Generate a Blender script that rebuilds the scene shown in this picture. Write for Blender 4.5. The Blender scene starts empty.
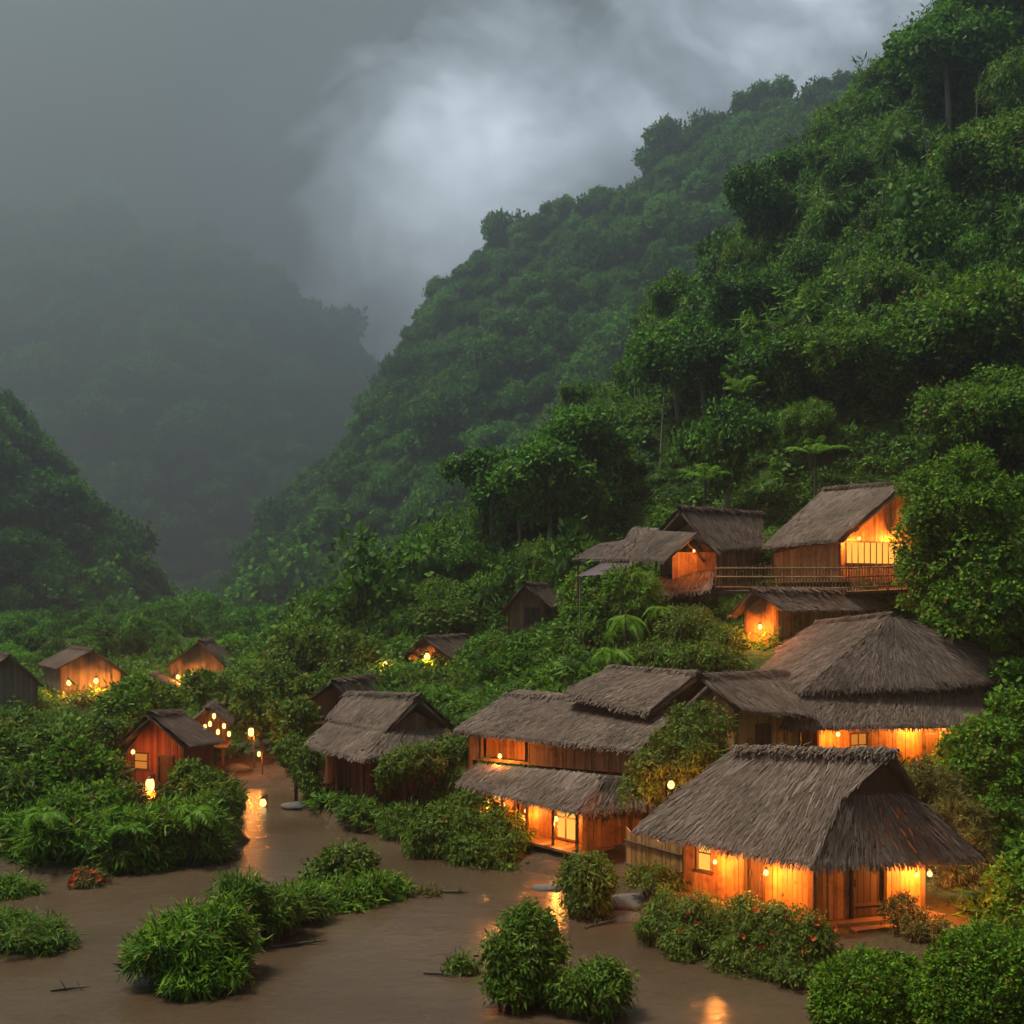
import bpy, math, random
import numpy as np
from mathutils import Vector

# ------------------------------------------------------------------ camera, sky, sun, exposure
SC = bpy.context.scene
COL = SC.collection
R = math.radians
F, HY, CH = 1100.0, 600.0, 9.5            # focal length in pixels, horizon row, camera height
cam_d = bpy.data.cameras.new('camera')
cam_d.sensor_width = 36.0
cam_d.lens = F / 1024 * 36
cam_d.shift_y = (HY - 512) / 1024
cam_d.clip_start = 0.1
cam_d.clip_end = 6000
cam = bpy.data.objects.new('camera', cam_d)
cam.location = (0, 0, CH)
cam.rotation_euler = (R(90), 0, 0)
COL.objects.link(cam)
SC.camera = cam

SUN_EL, SUN_AZ = 66.0, -85.0           # azimuth from +Y towards +X
SUN_STRENGTH, SUN_ANGLE = 4.8, 10.0
SKY_STRENGTH = 0.1
HAZE_DENSITY = 0.00145
EXPOSURE = 0.85

world = bpy.data.worlds.new('World')
SC.world = world
world.use_nodes = True
wn, wl = world.node_tree.nodes, world.node_tree.links
wn.clear()


def wnode(t, **kw):
    n = wn.new(t)
    for k, v in kw.items():
        setattr(n, k, v)
    return n


def wmath(op, a, b=None, clamp=False):
    n = wn.new('ShaderNodeMath')
    n.operation = op
    n.use_clamp = clamp
    for i, v in enumerate((a, b)):
        if v is None:
            continue
        if isinstance(v, (int, float)):
            n.inputs[i].default_value = v
        else:
            wl.new(v, n.inputs[i])
    return n.outputs[0]


out = wnode('ShaderNodeOutputWorld')
bg = wnode('ShaderNodeBackground')
bg.inputs['Strength'].default_value = SKY_STRENGTH
sky = wnode('ShaderNodeTexSky', sky_type='NISHITA', sun_disc=False)
sky.sun_elevation = R(SUN_EL)
sky.sun_rotation = R(SUN_AZ)
tc = wnode('ShaderNodeTexCoord')
nz = wnode('ShaderNodeTexNoise')
nz.inputs['Scale'].default_value = 2.6
nz.inputs['Detail'].default_value = 7
nz.inputs['Roughness'].default_value = 0.56
nz.inputs['Distortion'].default_value = 0.35
mp = wnode('ShaderNodeMapping')
mp.inputs['Scale'].default_value = (1.0, 1.0, 1.35)
mp.inputs['Location'].default_value = (0.35, 0.1, 0.62)
wl.new(tc.outputs['Generated'], mp.inputs['Vector'])
wl.new(mp.outputs['Vector'], nz.inputs['Vector'])


def lobe(px, py, width):
    """soft thinner patch of the cloud deck in one direction of the sky"""
    d = Vector(((px - 512) / F, 1, (HY - py) / F)).normalized()
    v = wnode('ShaderNodeVectorMath', operation='DISTANCE')
    nrm = wnode('ShaderNodeVectorMath', operation='NORMALIZE')
    wl.new(tc.outputs['Generated'], nrm.inputs[0])
    wl.new(nrm.outputs['Vector'], v.inputs[0])
    v.inputs[1].default_value = d
    q = wmath('DIVIDE', v.outputs['Value'], width)
    q = wmath('MULTIPLY', q, q)
    return wmath('POWER', 2.718, wmath('MULTIPLY', q, -1.0))


nz2 = wnode('ShaderNodeTexNoise')
nz2.inputs['Scale'].default_value = 7.5
nz2.inputs['Detail'].default_value = 8
nz2.inputs['Roughness'].default_value = 0.55
nz2.inputs['Distortion'].default_value = 0.6
wl.new(mp.outputs['Vector'], nz2.inputs['Vector'])
base = wmath('MULTIPLY', wmath('SUBTRACT', nz.outputs['Fac'], 0.5), 1.6)
base = wmath('ADD', base, wmath('MULTIPLY', wmath('SUBTRACT', nz2.outputs['Fac'], 0.5), 0.75))
val = wmath('ADD', base, 0.31)
val = wmath('ADD', val, wmath('MULTIPLY', lobe(430, 125, 0.13), 0.44))
val = wmath('ADD', val, wmath('MULTIPLY', lobe(385, 275, 0.20), 0.52))
val = wmath('ADD', val, wmath('MULTIPLY', lobe(800, 60, 0.2), 0.02))
val = wmath('SUBTRACT', val, wmath('MULTIPLY', lobe(60, 100, 0.33), 0.42))
val = wmath('SUBTRACT', val, wmath('MULTIPLY', lobe(400, -70, 0.16), 0.34))
val = wmath('MAXIMUM', val, 0.0)
ramp = wnode('ShaderNodeValToRGB')
cr = ramp.color_ramp
cr.elements[0].position = 0.0
cr.elements[0].color = (0.020, 0.022, 0.026, 1)
cr.elements[1].position = 1.0
cr.elements[1].color = (1.9, 2.15, 2.4, 1)
e = cr.elements.new(0.35)
e.color = (0.062, 0.070, 0.085, 1)
e = cr.elements.new(0.62)
e.color = (0.60, 0.69, 0.79, 1)
wl.new(val, ramp.inputs['Fac'])
cloud = wnode('ShaderNodeVectorMath', operation='SCALE')   # cloud deck in the same physical units as the sky
cloud.inputs['Scale'].default_value = 1.0 / SKY_STRENGTH
wl.new(ramp.outputs['Color'], cloud.inputs[0])
mixs = wnode('ShaderNodeMix', data_type='RGBA')
mixs.inputs['Factor'].default_value = 0.97
wl.new(sky.outputs['Color'], mixs.inputs['A'])
wl.new(cloud.outputs['Vector'], mixs.inputs['B'])
wl.new(mixs.outputs['Result'], bg.inputs['Color'])
wl.new(bg.outputs['Background'], out.inputs['Surface'])

sun_d = bpy.data.lights.new('sun', 'SUN')
sun_d.energy = SUN_STRENGTH
sun_d.angle = R(SUN_ANGLE)
sun_d.color = (1.0, 0.94, 0.76)
sun = bpy.data.objects.new('sun', sun_d)
sd = Vector((math.sin(R(SUN_AZ)) * math.cos(R(SUN_EL)), math.cos(R(SUN_AZ)) * math.cos(R(SUN_EL)), math.sin(R(SUN_EL))))
sun.rotation_euler = sd.to_track_quat('Z', 'Y').to_euler()
sun.location = (0, 0, 400)
COL.objects.link(sun)

SC.view_settings.view_transform = 'Standard'
SC.view_settings.look = 'None'
SC.view_settings.exposure = EXPOSURE
SC.view_settings.gamma = 1.0
SC.render.engine = 'CYCLES'
SC.cycles.use_denoising = True
SC.cycles.max_bounces = 5
SC.cycles.diffuse_bounces = 3
SC.cycles.glossy_bounces = 2
SC.cycles.transmission_bounces = 3
SC.cycles.volume_bounces = 0
SC.cycles.use_adaptive_sampling = True
SC.cycles.adaptive_threshold = 0.02
SC.cycles.caustics_reflective = False
SC.cycles.caustics_refractive = False
SC.cycles.sample_clamp_indirect = 4.0

random.seed(7)
RNG = np.random.default_rng(7)


# ------------------------------------------------------------------ helpers
def P(px, py, Y):
    """the place in the world seen at pixel (px, py), Y metres away"""
    return np.array(((px - 512) / F * Y, Y, CH - (py - HY) / F * Y))


def G(px, py, z=0.0):
    """the place at height z seen at pixel (px, py)"""
    return P(px, py, (CH - z) * F / (py - HY))


def tag(o, label=None, cat=None, group=None, kind=None):
    if label: o['label'] = label
    if cat: o['category'] = cat
    if group: o['group'] = group
    if kind: o['kind'] = kind
    return o


def thing(name, label, cat, loc=(0, 0, 0), group=None, rz=0.0):
    o = bpy.data.objects.new(name, None)
    o.empty_display_size = 0.3
    o.location = [float(v) for v in loc]
    o.rotation_euler = (0, 0, rz)
    COL.objects.link(o)
    return tag(o, label, cat, group)


def mesh_np(name, verts, faces, mat, tint=None, smooth=False):
    """fast mesh from arrays; faces is (n,3) or (n,4)"""
    me = bpy.data.meshes.new(name)
    n, k = faces.shape
    me.vertices.add(len(verts))
    me.vertices.foreach_set('co', np.asarray(verts, dtype=np.float32).ravel())
    me.loops.add(n * k)
    me.loops.foreach_set('vertex_index', faces.astype(np.int32).ravel())
    me.polygons.add(n)
    me.polygons.foreach_set('loop_start', np.arange(0, n * k, k, dtype=np.int32))
    me.polygons.foreach_set('loop_total', np.full(n, k, dtype=np.int32))
    me.update(calc_edges=True)
    if smooth:
        me.polygons.foreach_set('use_smooth', np.ones(n, dtype=bool))
    if tint is not None:
        a = me.attributes.new('tint', 'FLOAT', 'FACE')
        a.data.foreach_set('value', np.asarray(tint, dtype=np.float32))
    me.materials.append(mat)
    return me


def put(name, me, parent=None, loc=None):
    o = bpy.data.objects.new(name, me)
    COL.objects.link(o)
    if parent is not None:
        o.parent = parent
    if loc is not None:
        o.location = [float(v) for v in loc]
    return o


class MB:
    """collects boxes, tubes and polygons; build() links them as one mesh object"""

    def __init__(self):
        self.v, self.f, self.t = [], [], []

    def poly(self, pts, tint=None):
        b = len(self.v)
        self.v += [tuple(map(float, p)) for p in pts]
        self.f.append(tuple(range(b, b + len(pts))))
        self.t.append(random.random() if tint is None else tint)

    def hexa(self, lo, hi, tint=None):
        """box from four lower and four upper corners"""
        t = random.random() if tint is None else tint
        b = len(self.v)
        self.v += [tuple(map(float, p)) for p in list(lo) + list(hi)]
        for q in ((3, 2, 1, 0), (4, 5, 6, 7), (0, 1, 5, 4), (1, 2, 6, 5), (2, 3, 7, 6), (3, 0, 4, 7)):
            self.f.append(tuple(b + i for i in q))
            self.t.append(t)

    def beam(self, p, q, w, h=None, up=(0, 0, 1), tint=None):
        """square bar from p to q"""
        h = w if h is None else h
        p, q = Vector(p), Vector(q)
        d = (q - p).normalized()
        u = Vector(up)
        if abs(d.dot(u)) > 0.95:
            u = Vector((1, 0, 0))
        s = d.cross(u).normalized() * (w / 2)
        n = s.cross(d).normalized() * (h / 2)
        self.hexa([p - s - n, p + s - n, p + s + n, p - s + n], [q - s - n, q + s - n, q + s + n, q - s + n], tint)

    def tube(self, pts, rad, sides=8, tint=None):
        t = random.random() if tint is None else tint
        pts = [Vector(p) for p in pts]
        if not hasattr(rad, '__len__'):
            rad = [rad] * len(pts)
        b = len(self.v)
        for i, p in enumerate(pts):
            d = (pts[min(i + 1, len(pts) - 1)] - pts[max(i - 1, 0)]).normalized()
            u = Vector((1, 0, 0)) if abs(d.x) < 0.8 else Vector((0, 1, 0))
            s = d.cross(u).normalized()
            n = s.cross(d)
            for k in range(sides):
                a = 2 * math.pi * k / sides
                self.v.append(tuple(p + (s * math.cos(a) + n * math.sin(a)) * rad[i]))
        for i in range(len(pts) - 1):
            for k in range(sides):
                k2 = (k + 1) % sides
                self.f.append((b + i * sides + k, b + i * sides + k2, b + (i + 1) * sides + k2, b + (i + 1) * sides + k))
                self.t.append(t)
        self.f.append(tuple(b + k for k in range(sides))[::-1])
        self.f.append(tuple(b + (len(pts) - 1) * sides + k for k in range(sides)))
        self.t += [t, t]

    def lathe(self, c, prof, sides=14, tint=None):
        """prof is a list of (radius, z)"""
        t = random.random() if tint is None else tint
        b = len(self.v)
        for r, z in prof:
            for k in range(sides):
                a = 2 * math.pi * k / sides
                self.v.append((c[0] + r * math.cos(a), c[1] + r * math.sin(a), c[2] + z))
        for i in range(len(prof) - 1):
            for k in range(sides):
                k2 = (k + 1) % sides
                self.f.append((b + i * sides + k, b + i * sides + k2, b + (i + 1) * sides + k2, b + (i + 1) * sides + k))
                self.t.append(t)
        self.f.append(tuple(b + k for k in range(sides))[::-1])
        self.f.append(tuple(b + (len(prof) - 1) * sides + k for k in range(sides)))
        self.t += [t, t]

    def build(self, name, mat, parent=None, smooth=False):
        if not self.v:
            return None
        me = bpy.data.meshes.new(name)
        o0 = Vector((0, 0, 0))
        if parent is not None:
            q = parent
            while q is not None:
                o0 += q.location
                q = q.parent
        me.from_pydata([(x - o0.x, y - o0.y, z - o0.z) for x, y, z in self.v], [], self.f)
        a = me.attributes.new('tint', 'FLOAT', 'FACE')
        a.data.foreach_set('value', np.array(self.t, dtype=np.float32))
        if smooth:
            me.polygons.foreach_set('use_smooth', np.ones(len(self.f), dtype=bool))
        me.materials.append(mat)
        return put(name, me, parent)


# ------------------------------------------------------------------ materials
def mat_new(name):
    m = bpy.data.materials.new(name)
    m.use_nodes = True
    nt = m.node_tree
    nt.nodes.clear()
    o = nt.nodes.new('ShaderNodeOutputMaterial')
    return m, nt, o


def nd(nt, t, **kw):
    n = nt.nodes.new(t)
    for k, v in kw.items():
        setattr(n, k, v)
    return n


def ramp_node(nt, stops, src):
    r = nd(nt, 'ShaderNodeValToRGB')
    c = r.color_ramp
    c.elements[0].position, c.elements[0].color = stops[0][0], (*stops[0][1], 1)
    c.elements[1].position, c.elements[1].color = stops[-1][0], (*stops[-1][1], 1)
    for p, col in stops[1:-1]:
        c.elements.new(p).color = (*col, 1)
    nt.links.new(src, r.inputs['Fac'])
    return r.outputs['Color']


def leaf_mat(name, dark, mid, light, trans=0.35, rough=0.6, spec=0.18, per_object=0.0):
    m, nt, o = mat_new(name)
    at = nd(nt, 'ShaderNodeAttribute', attribute_name='tint')
    fac = at.outputs['Fac']
    if per_object > 0:
        oi = nd(nt, 'ShaderNodeObjectInfo')
        a = nd(nt, 'ShaderNodeMath', operation='MULTIPLY_ADD')
        nt.links.new(oi.outputs['Random'], a.inputs[0])
        a.inputs[1].default_value = per_object
        nt.links.new(fac, a.inputs[2])
        b = nd(nt, 'ShaderNodeMath', operation='SUBTRACT')
        nt.links.new(a.outputs[0], b.inputs[0])
        b.inputs[1].default_value = per_object / 2
        fac = b.outputs[0]
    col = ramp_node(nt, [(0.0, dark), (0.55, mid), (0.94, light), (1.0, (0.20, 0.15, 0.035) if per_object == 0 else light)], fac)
    bs = nd(nt, 'ShaderNodeBsdfPrincipled')
    nt.links.new(col, bs.inputs['Base Color'])
    bs.inputs['Roughness'].default_value = rough
    bs.inputs['Specular IOR Level'].default_value = spec
    tr = nd(nt, 'ShaderNodeBsdfTranslucent')
    nt.links.new(col, tr.inputs['Color'])
    mx = nd(nt, 'ShaderNodeMixShader')
    mx.inputs[0].default_value = trans
    nt.links.new(bs.outputs[0], mx.inputs[1])
    nt.links.new(tr.outputs[0], mx.inputs[2])
    nt.links.new(mx.outputs[0], o.inputs['Surface'])
    return m


def tint_mat(name, stops, rough=0.8, spec=0.2, grain=None, bump=0.0, mixn=0.35):
    """colour by the piece's own tint plus procedural grain"""
    m, nt, o = mat_new(name)
    at = nd(nt, 'ShaderNodeAttribute', attribute_name='tint')
    fac = at.outputs['Fac']
    bs = nd(nt, 'ShaderNodeBsdfPrincipled')
    bs.inputs['Roughness'].default_value = rough
    bs.inputs['Specular IOR Level'].default_value = spec
    if grain:
        tcn = nd(nt, 'ShaderNodeTexCoord')
        mpn = nd(nt, 'ShaderNodeMapping')
        mpn.inputs['Scale'].default_value = grain
        nt.links.new(tcn.outputs['Object'], mpn.inputs['Vector'])
        nn = nd(nt, 'ShaderNodeTexNoise')
        nn.inputs['Scale'].default_value = 1.0
        nn.inputs['Detail'].default_value = 5
        nn.inputs['Roughness'].default_value = 0.65
        nt.links.new(mpn.outputs[0], nn.inputs['Vector'])
        mixf = nd(nt, 'ShaderNodeMix', data_type='FLOAT')
        mixf.inputs['Factor'].default_value = mixn
        nt.links.new(fac, mixf.inputs['A'])
        nt.links.new(nn.outputs['Fac'], mixf.inputs['B'])
        fac = mixf.outputs['Result']
        if bump:
            bp = nd(nt, 'ShaderNodeBump')
            bp.inputs['Strength'].default_value = bump
            bp.inputs['Distance'].default_value = 0.02
            nt.links.new(nn.outputs['Fac'], bp.inputs['Height'])
            nt.links.new(bp.outputs[0], bs.inputs['Normal'])
    col = ramp_node(nt, stops, fac)
    nt.links.new(col, bs.inputs['Base Color'])
    nt.links.new(bs.outputs[0], o.inputs['Surface'])
    return m


def emit_mat(name, col, strength):
    m, nt, o = mat_new(name)
    em = nd(nt, 'ShaderNodeEmission')
    em.inputs['Color'].default_value = (*col, 1)
    em.inputs['Strength'].default_value = strength
    nt.links.new(em.outputs[0], o.inputs['Surface'])
    return m


M = {}
M['leaf_bright'] = leaf_mat('leaf_bright', (0.026, 0.076, 0.004), (0.088, 0.205, 0.008), (0.185, 0.335, 0.014))
M['leaf_mid'] = leaf_mat('leaf_mid', (0.026, 0.066, 0.005), (0.076, 0.158, 0.010), (0.160, 0.265, 0.018))
M['leaf_olive'] = leaf_mat('leaf_olive', (0.034, 0.068, 0.008), (0.085, 0.150, 0.014), (0.170, 0.240, 0.028))
M['leaf_dry'] = leaf_mat('leaf_dry', (0.055, 0.050, 0.012), (0.130, 0.115, 0.022), (0.270, 0.200, 0.045))
M['leaf_tree'] = leaf_mat('leaf_tree', (0.016, 0.060, 0.005), (0.056, 0.168, 0.009), (0.135, 0.305, 0.015), per_object=0.6)
M['leaf_far'] = leaf_mat('leaf_far', (0.016, 0.065, 0.010), (0.058, 0.180, 0.020), (0.120, 0.300, 0.034), rough=0.9, spec=0.0, per_object=0.9)
M['leaf_under'] = leaf_mat('leaf_under', (0.020, 0.062, 0.004), (0.058, 0.155, 0.008), (0.130, 0.260, 0.016), per_object=0.7)
M['bark'] = tint_mat('bark', [(0.0, (0.03, 0.024, 0.017)), (1.0, (0.09, 0.075, 0.055))], grain=(6, 6, 1.5), bump=0.5)
M['bark_pale'] = tint_mat('bark_pale', [(0.0, (0.10, 0.09, 0.06)), (1.0, (0.26, 0.23, 0.16))], grain=(6, 6, 1.5), bump=0.4)
def mossy(m, sets=((.55, .56, .70, (.045, .060, .020), .55), (.35, .55, .66, (.040, .030, .025), .6))):
    nt = m.node_tree
    bs = [n for n in nt.nodes if n.type == 'BSDF_PRINCIPLED'][0]
    src = bs.inputs['Base Color'].links[0].from_socket
    tcn = nd(nt, 'ShaderNodeTexCoord')
    cur = src
    for sc, lo, hi, colr, k in sets:
        nn = nd(nt, 'ShaderNodeTexNoise')
        nn.inputs['Scale'].default_value = sc
        nn.inputs['Detail'].default_value = 6
        nn.inputs['Roughness'].default_value = .7
        nt.links.new(tcn.outputs['Object'], nn.inputs['Vector'])
        mr = nd(nt, 'ShaderNodeMapRange')
        mr.inputs['From Min'].default_value = lo
        mr.inputs['From Max'].default_value = hi
        mr.inputs['To Max'].default_value = k
        nt.links.new(nn.outputs['Fac'], mr.inputs['Value'])
        mx = nd(nt, 'ShaderNodeMix', data_type='RGBA')
        nt.links.new(mr.outputs[0], mx.inputs['Factor'])
        nt.links.new(cur, mx.inputs['A'])
        mx.inputs['B'].default_value = (*colr, 1)
        cur = mx.outputs['Result']
    nt.links.new(cur, bs.inputs['Base Color'])


M['thatch'] = tint_mat('thatch', [(0.0, (0.032, 0.022, 0.017)), (0.5, (0.132, 0.093, 0.072)), (1.0, (0.320, 0.235, 0.185))], rough=0.85, grain=(1.3, 1.3, 1.3), mixn=0.3)
M['thatch_old'] = tint_mat('thatch_old', [(0.0, (0.028, 0.019, 0.015)), (0.5, (0.108, 0.074, 0.058)), (1.0, (0.250, 0.178, 0.140))], rough=0.85, grain=(1.3, 1.3, 1.3), mixn=0.3)
mossy(M['thatch'])
mossy(M['thatch_old'])
M['bamboo'] = tint_mat('bamboo', [(0.0, (0.12, 0.050, 0.016)), (0.5, (0.32, 0.150, 0.046)), (1.0, (0.52, 0.270, 0.090))], rough=0.55, spec=0.3, grain=(9, 9, 1.2), bump=0.5, mixn=0.5)
M['plank'] = tint_mat('plank', [(0.0, (0.085, 0.050, 0.026)), (0.5, (0.19, 0.115, 0.060)), (1.0, (0.32, 0.205, 0.110))], rough=0.65, grain=(10, 10, 1.1), bump=0.5, mixn=0.5)
for k in ('bamboo', 'plank'):
    mossy(M[k], ((1.1, .50, .68, (.075, .034, .012), .75), (3.5, .55, .70, (.05, .03, .015), .6)))
M['plank_grey'] = tint_mat('plank_grey', [(0.0, (0.060, 0.052, 0.042)), (0.5, (0.125, 0.108, 0.085)), (1.0, (0.22, 0.190, 0.150))], rough=0.75, grain=(10, 10, 1.1), bump=0.5, mixn=0.5)
M['plank_red'] = tint_mat('plank_red', [(0.0, (0.080, 0.022, 0.010)), (0.5, (0.19, 0.055, 0.024)), (1.0, (0.32, 0.105, 0.045))], rough=0.6, grain=(10, 10, 1.1), bump=0.5, mixn=0.5)
M['timber'] = tint_mat('timber', [(0.0, (0.040, 0.022, 0.012)), (1.0, (0.115, 0.066, 0.034))], rough=0.6, grain=(8, 8, 1.0), bump=0.4, mixn=0.5)
M['deck'] = tint_mat('deck', [(0.0, (0.10, 0.055, 0.026)), (1.0, (0.28, 0.165, 0.080))], rough=0.45, spec=0.4, grain=(2, 9, 9), bump=0.4, mixn=0.5)
M['iron'] = tint_mat('iron', [(0.0, (0.02, 0.018, 0.016)), (1.0, (0.05, 0.045, 0.04))], rough=0.5, spec=0.5)
M['stone'] = tint_mat('stone', [(0.0, (0.05, 0.045, 0.04)), (1.0, (0.17, 0.155, 0.135))], rough=0.7, grain=(3, 3, 3), bump=0.7, mixn=0.6)
M['rust_roof'] = tint_mat('rust_roof', [(0.0, (0.060, 0.034, 0.040)), (1.0, (0.15, 0.100, 0.110))], rough=0.5, spec=0.4, grain=(3, 3, 3), mixn=0.5)
M['flower'] = leaf_mat('flower', (0.25, 0.03, 0.012), (0.42, 0.07, 0.02), (0.60, 0.16, 0.03))
M['bulb'] = emit_mat('bulb', (1.0, 0.58, 0.17), 1.7)
M['glow_pane'] = emit_mat('glow_pane', (1.0, 0.45, 0.070), 0.75)
M['glow_dim'] = emit_mat('glow_dim', (1.0, 0.33, 0.04), 0.35)


def ground_mat():
    m, nt, o = mat_new('ground')
    tcn = nd(nt, 'ShaderNodeTexCoord')
    n1 = nd(nt, 'ShaderNodeTexNoise')
    n1.inputs['Scale'].default_value = 0.35
    n1.inputs['Detail'].default_value = 8
    n1.inputs['Roughness'].default_value = 0.7
    nt.links.new(tcn.outputs['Object'], n1.inputs['Vector'])
    c1 = ramp_node(nt, [(0.3, (0.012, 0.026, 0.004)), (0.5, (0.026, 0.052, 0.007)), (0.72, (0.040, 0.060, 0.012))], n1.outputs['Fac'])
    mud = ramp_node(nt, [(0.3, (0.040, 0.025, 0.014)), (0.7, (0.085, 0.053, 0.031))], n1.outputs['Fac'])
    geo = nd(nt, 'ShaderNodeNewGeometry')
    sep = nd(nt, 'ShaderNodeSeparateXYZ')
    nt.links.new(geo.outputs['Position'], sep.inputs[0])
    mr = nd(nt, 'ShaderNodeMapRange')
    mr.inputs['From Min'].default_value = 0.5
    mr.inputs['From Max'].default_value = 1.5
    nt.links.new(sep.outputs['Z'], mr.inputs['Value'])
    mx = nd(nt, 'ShaderNodeMix', data_type='RGBA')
    nt.links.new(mr.outputs[0], mx.inputs['Factor'])
    nt.links.new(mud, mx.inputs['A'])
    nt.links.new(c1, mx.inputs['B'])
    bs = nd(nt, 'ShaderNodeBsdfPrincipled')
    bs.inputs['Roughness'].default_value = 0.9
    bs.inputs['Specular IOR Level'].default_value = 0.12
    nt.links.new(mx.outputs['Result'], bs.inputs['Base Color'])
    bp = nd(nt, 'ShaderNodeBump')
    bp.inputs['Strength'].default_value = 0.8
    bp.inputs['Distance'].default_value = 0.25
    n2 = nd(nt, 'ShaderNodeTexNoise')
    n2.inputs['Scale'].default_value = 2.5
    n2.inputs['Detail'].default_value = 8
    nt.links.new(tcn.outputs['Object'], n2.inputs['Vector'])
    nt.links.new(n2.outputs['Fac'], bp.inputs['Height'])
    nt.links.new(bp.outputs[0], bs.inputs['Normal'])
    nt.links.new(bs.outputs[0], o.inputs['Surface'])
    return m


def water_mat():
    m, nt, o = mat_new('muddy_water')
    tcn = nd(nt, 'ShaderNodeTexCoord')
    mpn = nd(nt, 'ShaderNodeMapping')
    mpn.inputs['Scale'].default_value = (0.8, 1.15, 1)
    mpn.inputs['Rotation'].default_value = (0, 0, R(8))
    nt.links.new(tcn.outputs['Object'], mpn.inputs['Vector'])
    n1 = nd(nt, 'ShaderNodeTexNoise')
    n1.inputs['Scale'].default_value = 1.1
    n1.inputs['Detail'].default_value = 6
    n1.inputs['Roughness'].default_value = 0.55
    n1.inputs['Distortion'].default_value = 0.8
    nt.links.new(mpn.outputs[0], n1.inputs['Vector'])
    n2 = nd(nt, 'ShaderNodeTexNoise')
    n2.inputs['Scale'].default_value = 0.16
    n2.inputs['Detail'].default_value = 4
    nt.links.new(mpn.outputs[0], n2.inputs['Vector'])
    col = ramp_node(nt, [(0.3, (0.056, 0.035, 0.020)), (0.7, (0.092, 0.060, 0.036))], n2.outputs['Fac'])
    bs = nd(nt, 'ShaderNodeBsdfPrincipled')
    nt.links.new(col, bs.inputs['Base Color'])
    bs.inputs['Roughness'].default_value = 0.25
    bs.inputs['Specular IOR Level'].default_value = 0.4
    bs.inputs['IOR'].default_value = 1.33
    bp = nd(nt, 'ShaderNodeBump')
    bp.inputs['Strength'].default_value = 0.42
    bp.inputs['Distance'].default_value = 0.2
    ma = nd(nt, 'ShaderNodeMath', operation='MULTIPLY')
    nt.links.new(n1.outputs['Fac'], ma.inputs[0])
    nt.links.new(n2.outputs['Fac'], ma.inputs[1])
    nt.links.new(ma.outputs[0], bp.inputs['Height'])
    nt.links.new(bp.outputs[0], bs.inputs['Normal'])
    nt.links.new(bs.outputs[0], o.inputs['Surface'])
    return m


M['ground'] = ground_mat()
M['water'] = water_mat()


# ------------------------------------------------------------------ terrain
def vnoise(x, y, seed=0):
    xi, yi = np.floor(x).astype(np.int64), np.floor(y).astype(np.int64)
    fx, fy = x - xi, y - yi
    fx, fy = fx * fx * (3 - 2 * fx), fy * fy * (3 - 2 * fy)

    def h(a, b):
        n = (a * 374761393 + b * 668265263 + seed * 69069) & 0xffffffff
        n = ((n ^ (n >> 13)) * 1274126177) & 0xffffffff
        return ((n ^ (n >> 16)) & 0xffff) / 65535.0
    a, b, c, d = h(xi, yi), h(xi + 1, yi), h(xi, yi + 1), h(xi + 1, yi + 1)
    return (a * (1 - fx) + b * fx) * (1 - fy) + (c * (1 - fx) + d * fx) * fy - 0.5


def fbm(x, y, seed=0, o=3):
    s, a = 0, 1.0
    for k in range(o):
        s = s + a * vnoise(x * 2 ** k, y * 2 ** k, seed + k)
        a *= 0.5
    return s


def dense(pts, n=9):
    pts = [P(*p[:3]) - np.array((0, 0, 0 if p[2] < 200 else 8.0 if p[2] < 800 else 24.0)) for p in pts]
    r = []
    for a, b in zip(pts[:-1], pts[1:]):
        for k in range(n):
            r.append(a + (b - a) * k / n)
    r.append(pts[-1])
    return np.array(r)


HILLS = {   # name: (ridge line as seen, slope, roughness in metres, noise scale)
    'near': (dense([(370, 600, 95), (440, 566, 95), (520, 500, 96), (600, 428, 98), (700, 340, 103), (800, 235, 109), (890, 118, 116), (960, 45, 122), (1060, -80, 128), (1250, -250, 135)]), 1.1, 4.0, 1 / 22.),
    'spur': (dense([(1010, 560, 62), (1100, 420, 58), (1200, 400, 50), (1350, 600, 36)]), 1.1, 2.0, 1 / 14.),
    'far_right': (dense([(1250, -100, 450), (980, 30, 435), (880, 88, 442), (760, 98, 450), (690, 122, 465), (650, 165, 477), (560, 196, 502), (500, 230, 528), (445, 276, 555), (405, 350, 585), (355, 420, 615), (300, 455, 645), (285, 500, 600), (262, 560, 540)]), 1.0, 18, 1 / 82.5),
    'left': (dense([(-260, 200, 285), (-100, 300, 322), (0, 385, 352), (40, 432, 368), (75, 474, 382), (115, 524, 402), (150, 574, 423), (178, 622, 444)]), 1.35, 10.5, 1 / 67.5),
    'end': (dense([(330, 440, 1260), (300, 452, 1242), (230, 486, 1206), (180, 515, 1188), (140, 545, 1152)]), 0.9, 36, 1 / 162),
    'misty': (dense([(-300, 215, 1548), (0, 196, 1548), (100, 196, 1530), (185, 212, 1512), (235, 236, 1530), (272, 290, 1548), (318, 342, 1566), (350, 385, 1593), (380, 460, 1620)]), 1.1, 46.8, 1 / 198),
}
VILL = []


def vp(px, py, Y): VILL.append(P(px, py, Y))
def vg(px, py, z): VILL.append(G(px, py, z))
def vw(px, py):
    q = G(px, py, 0)
    VILL.append(np.array((q[0], q[1], -1.1)))


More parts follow.
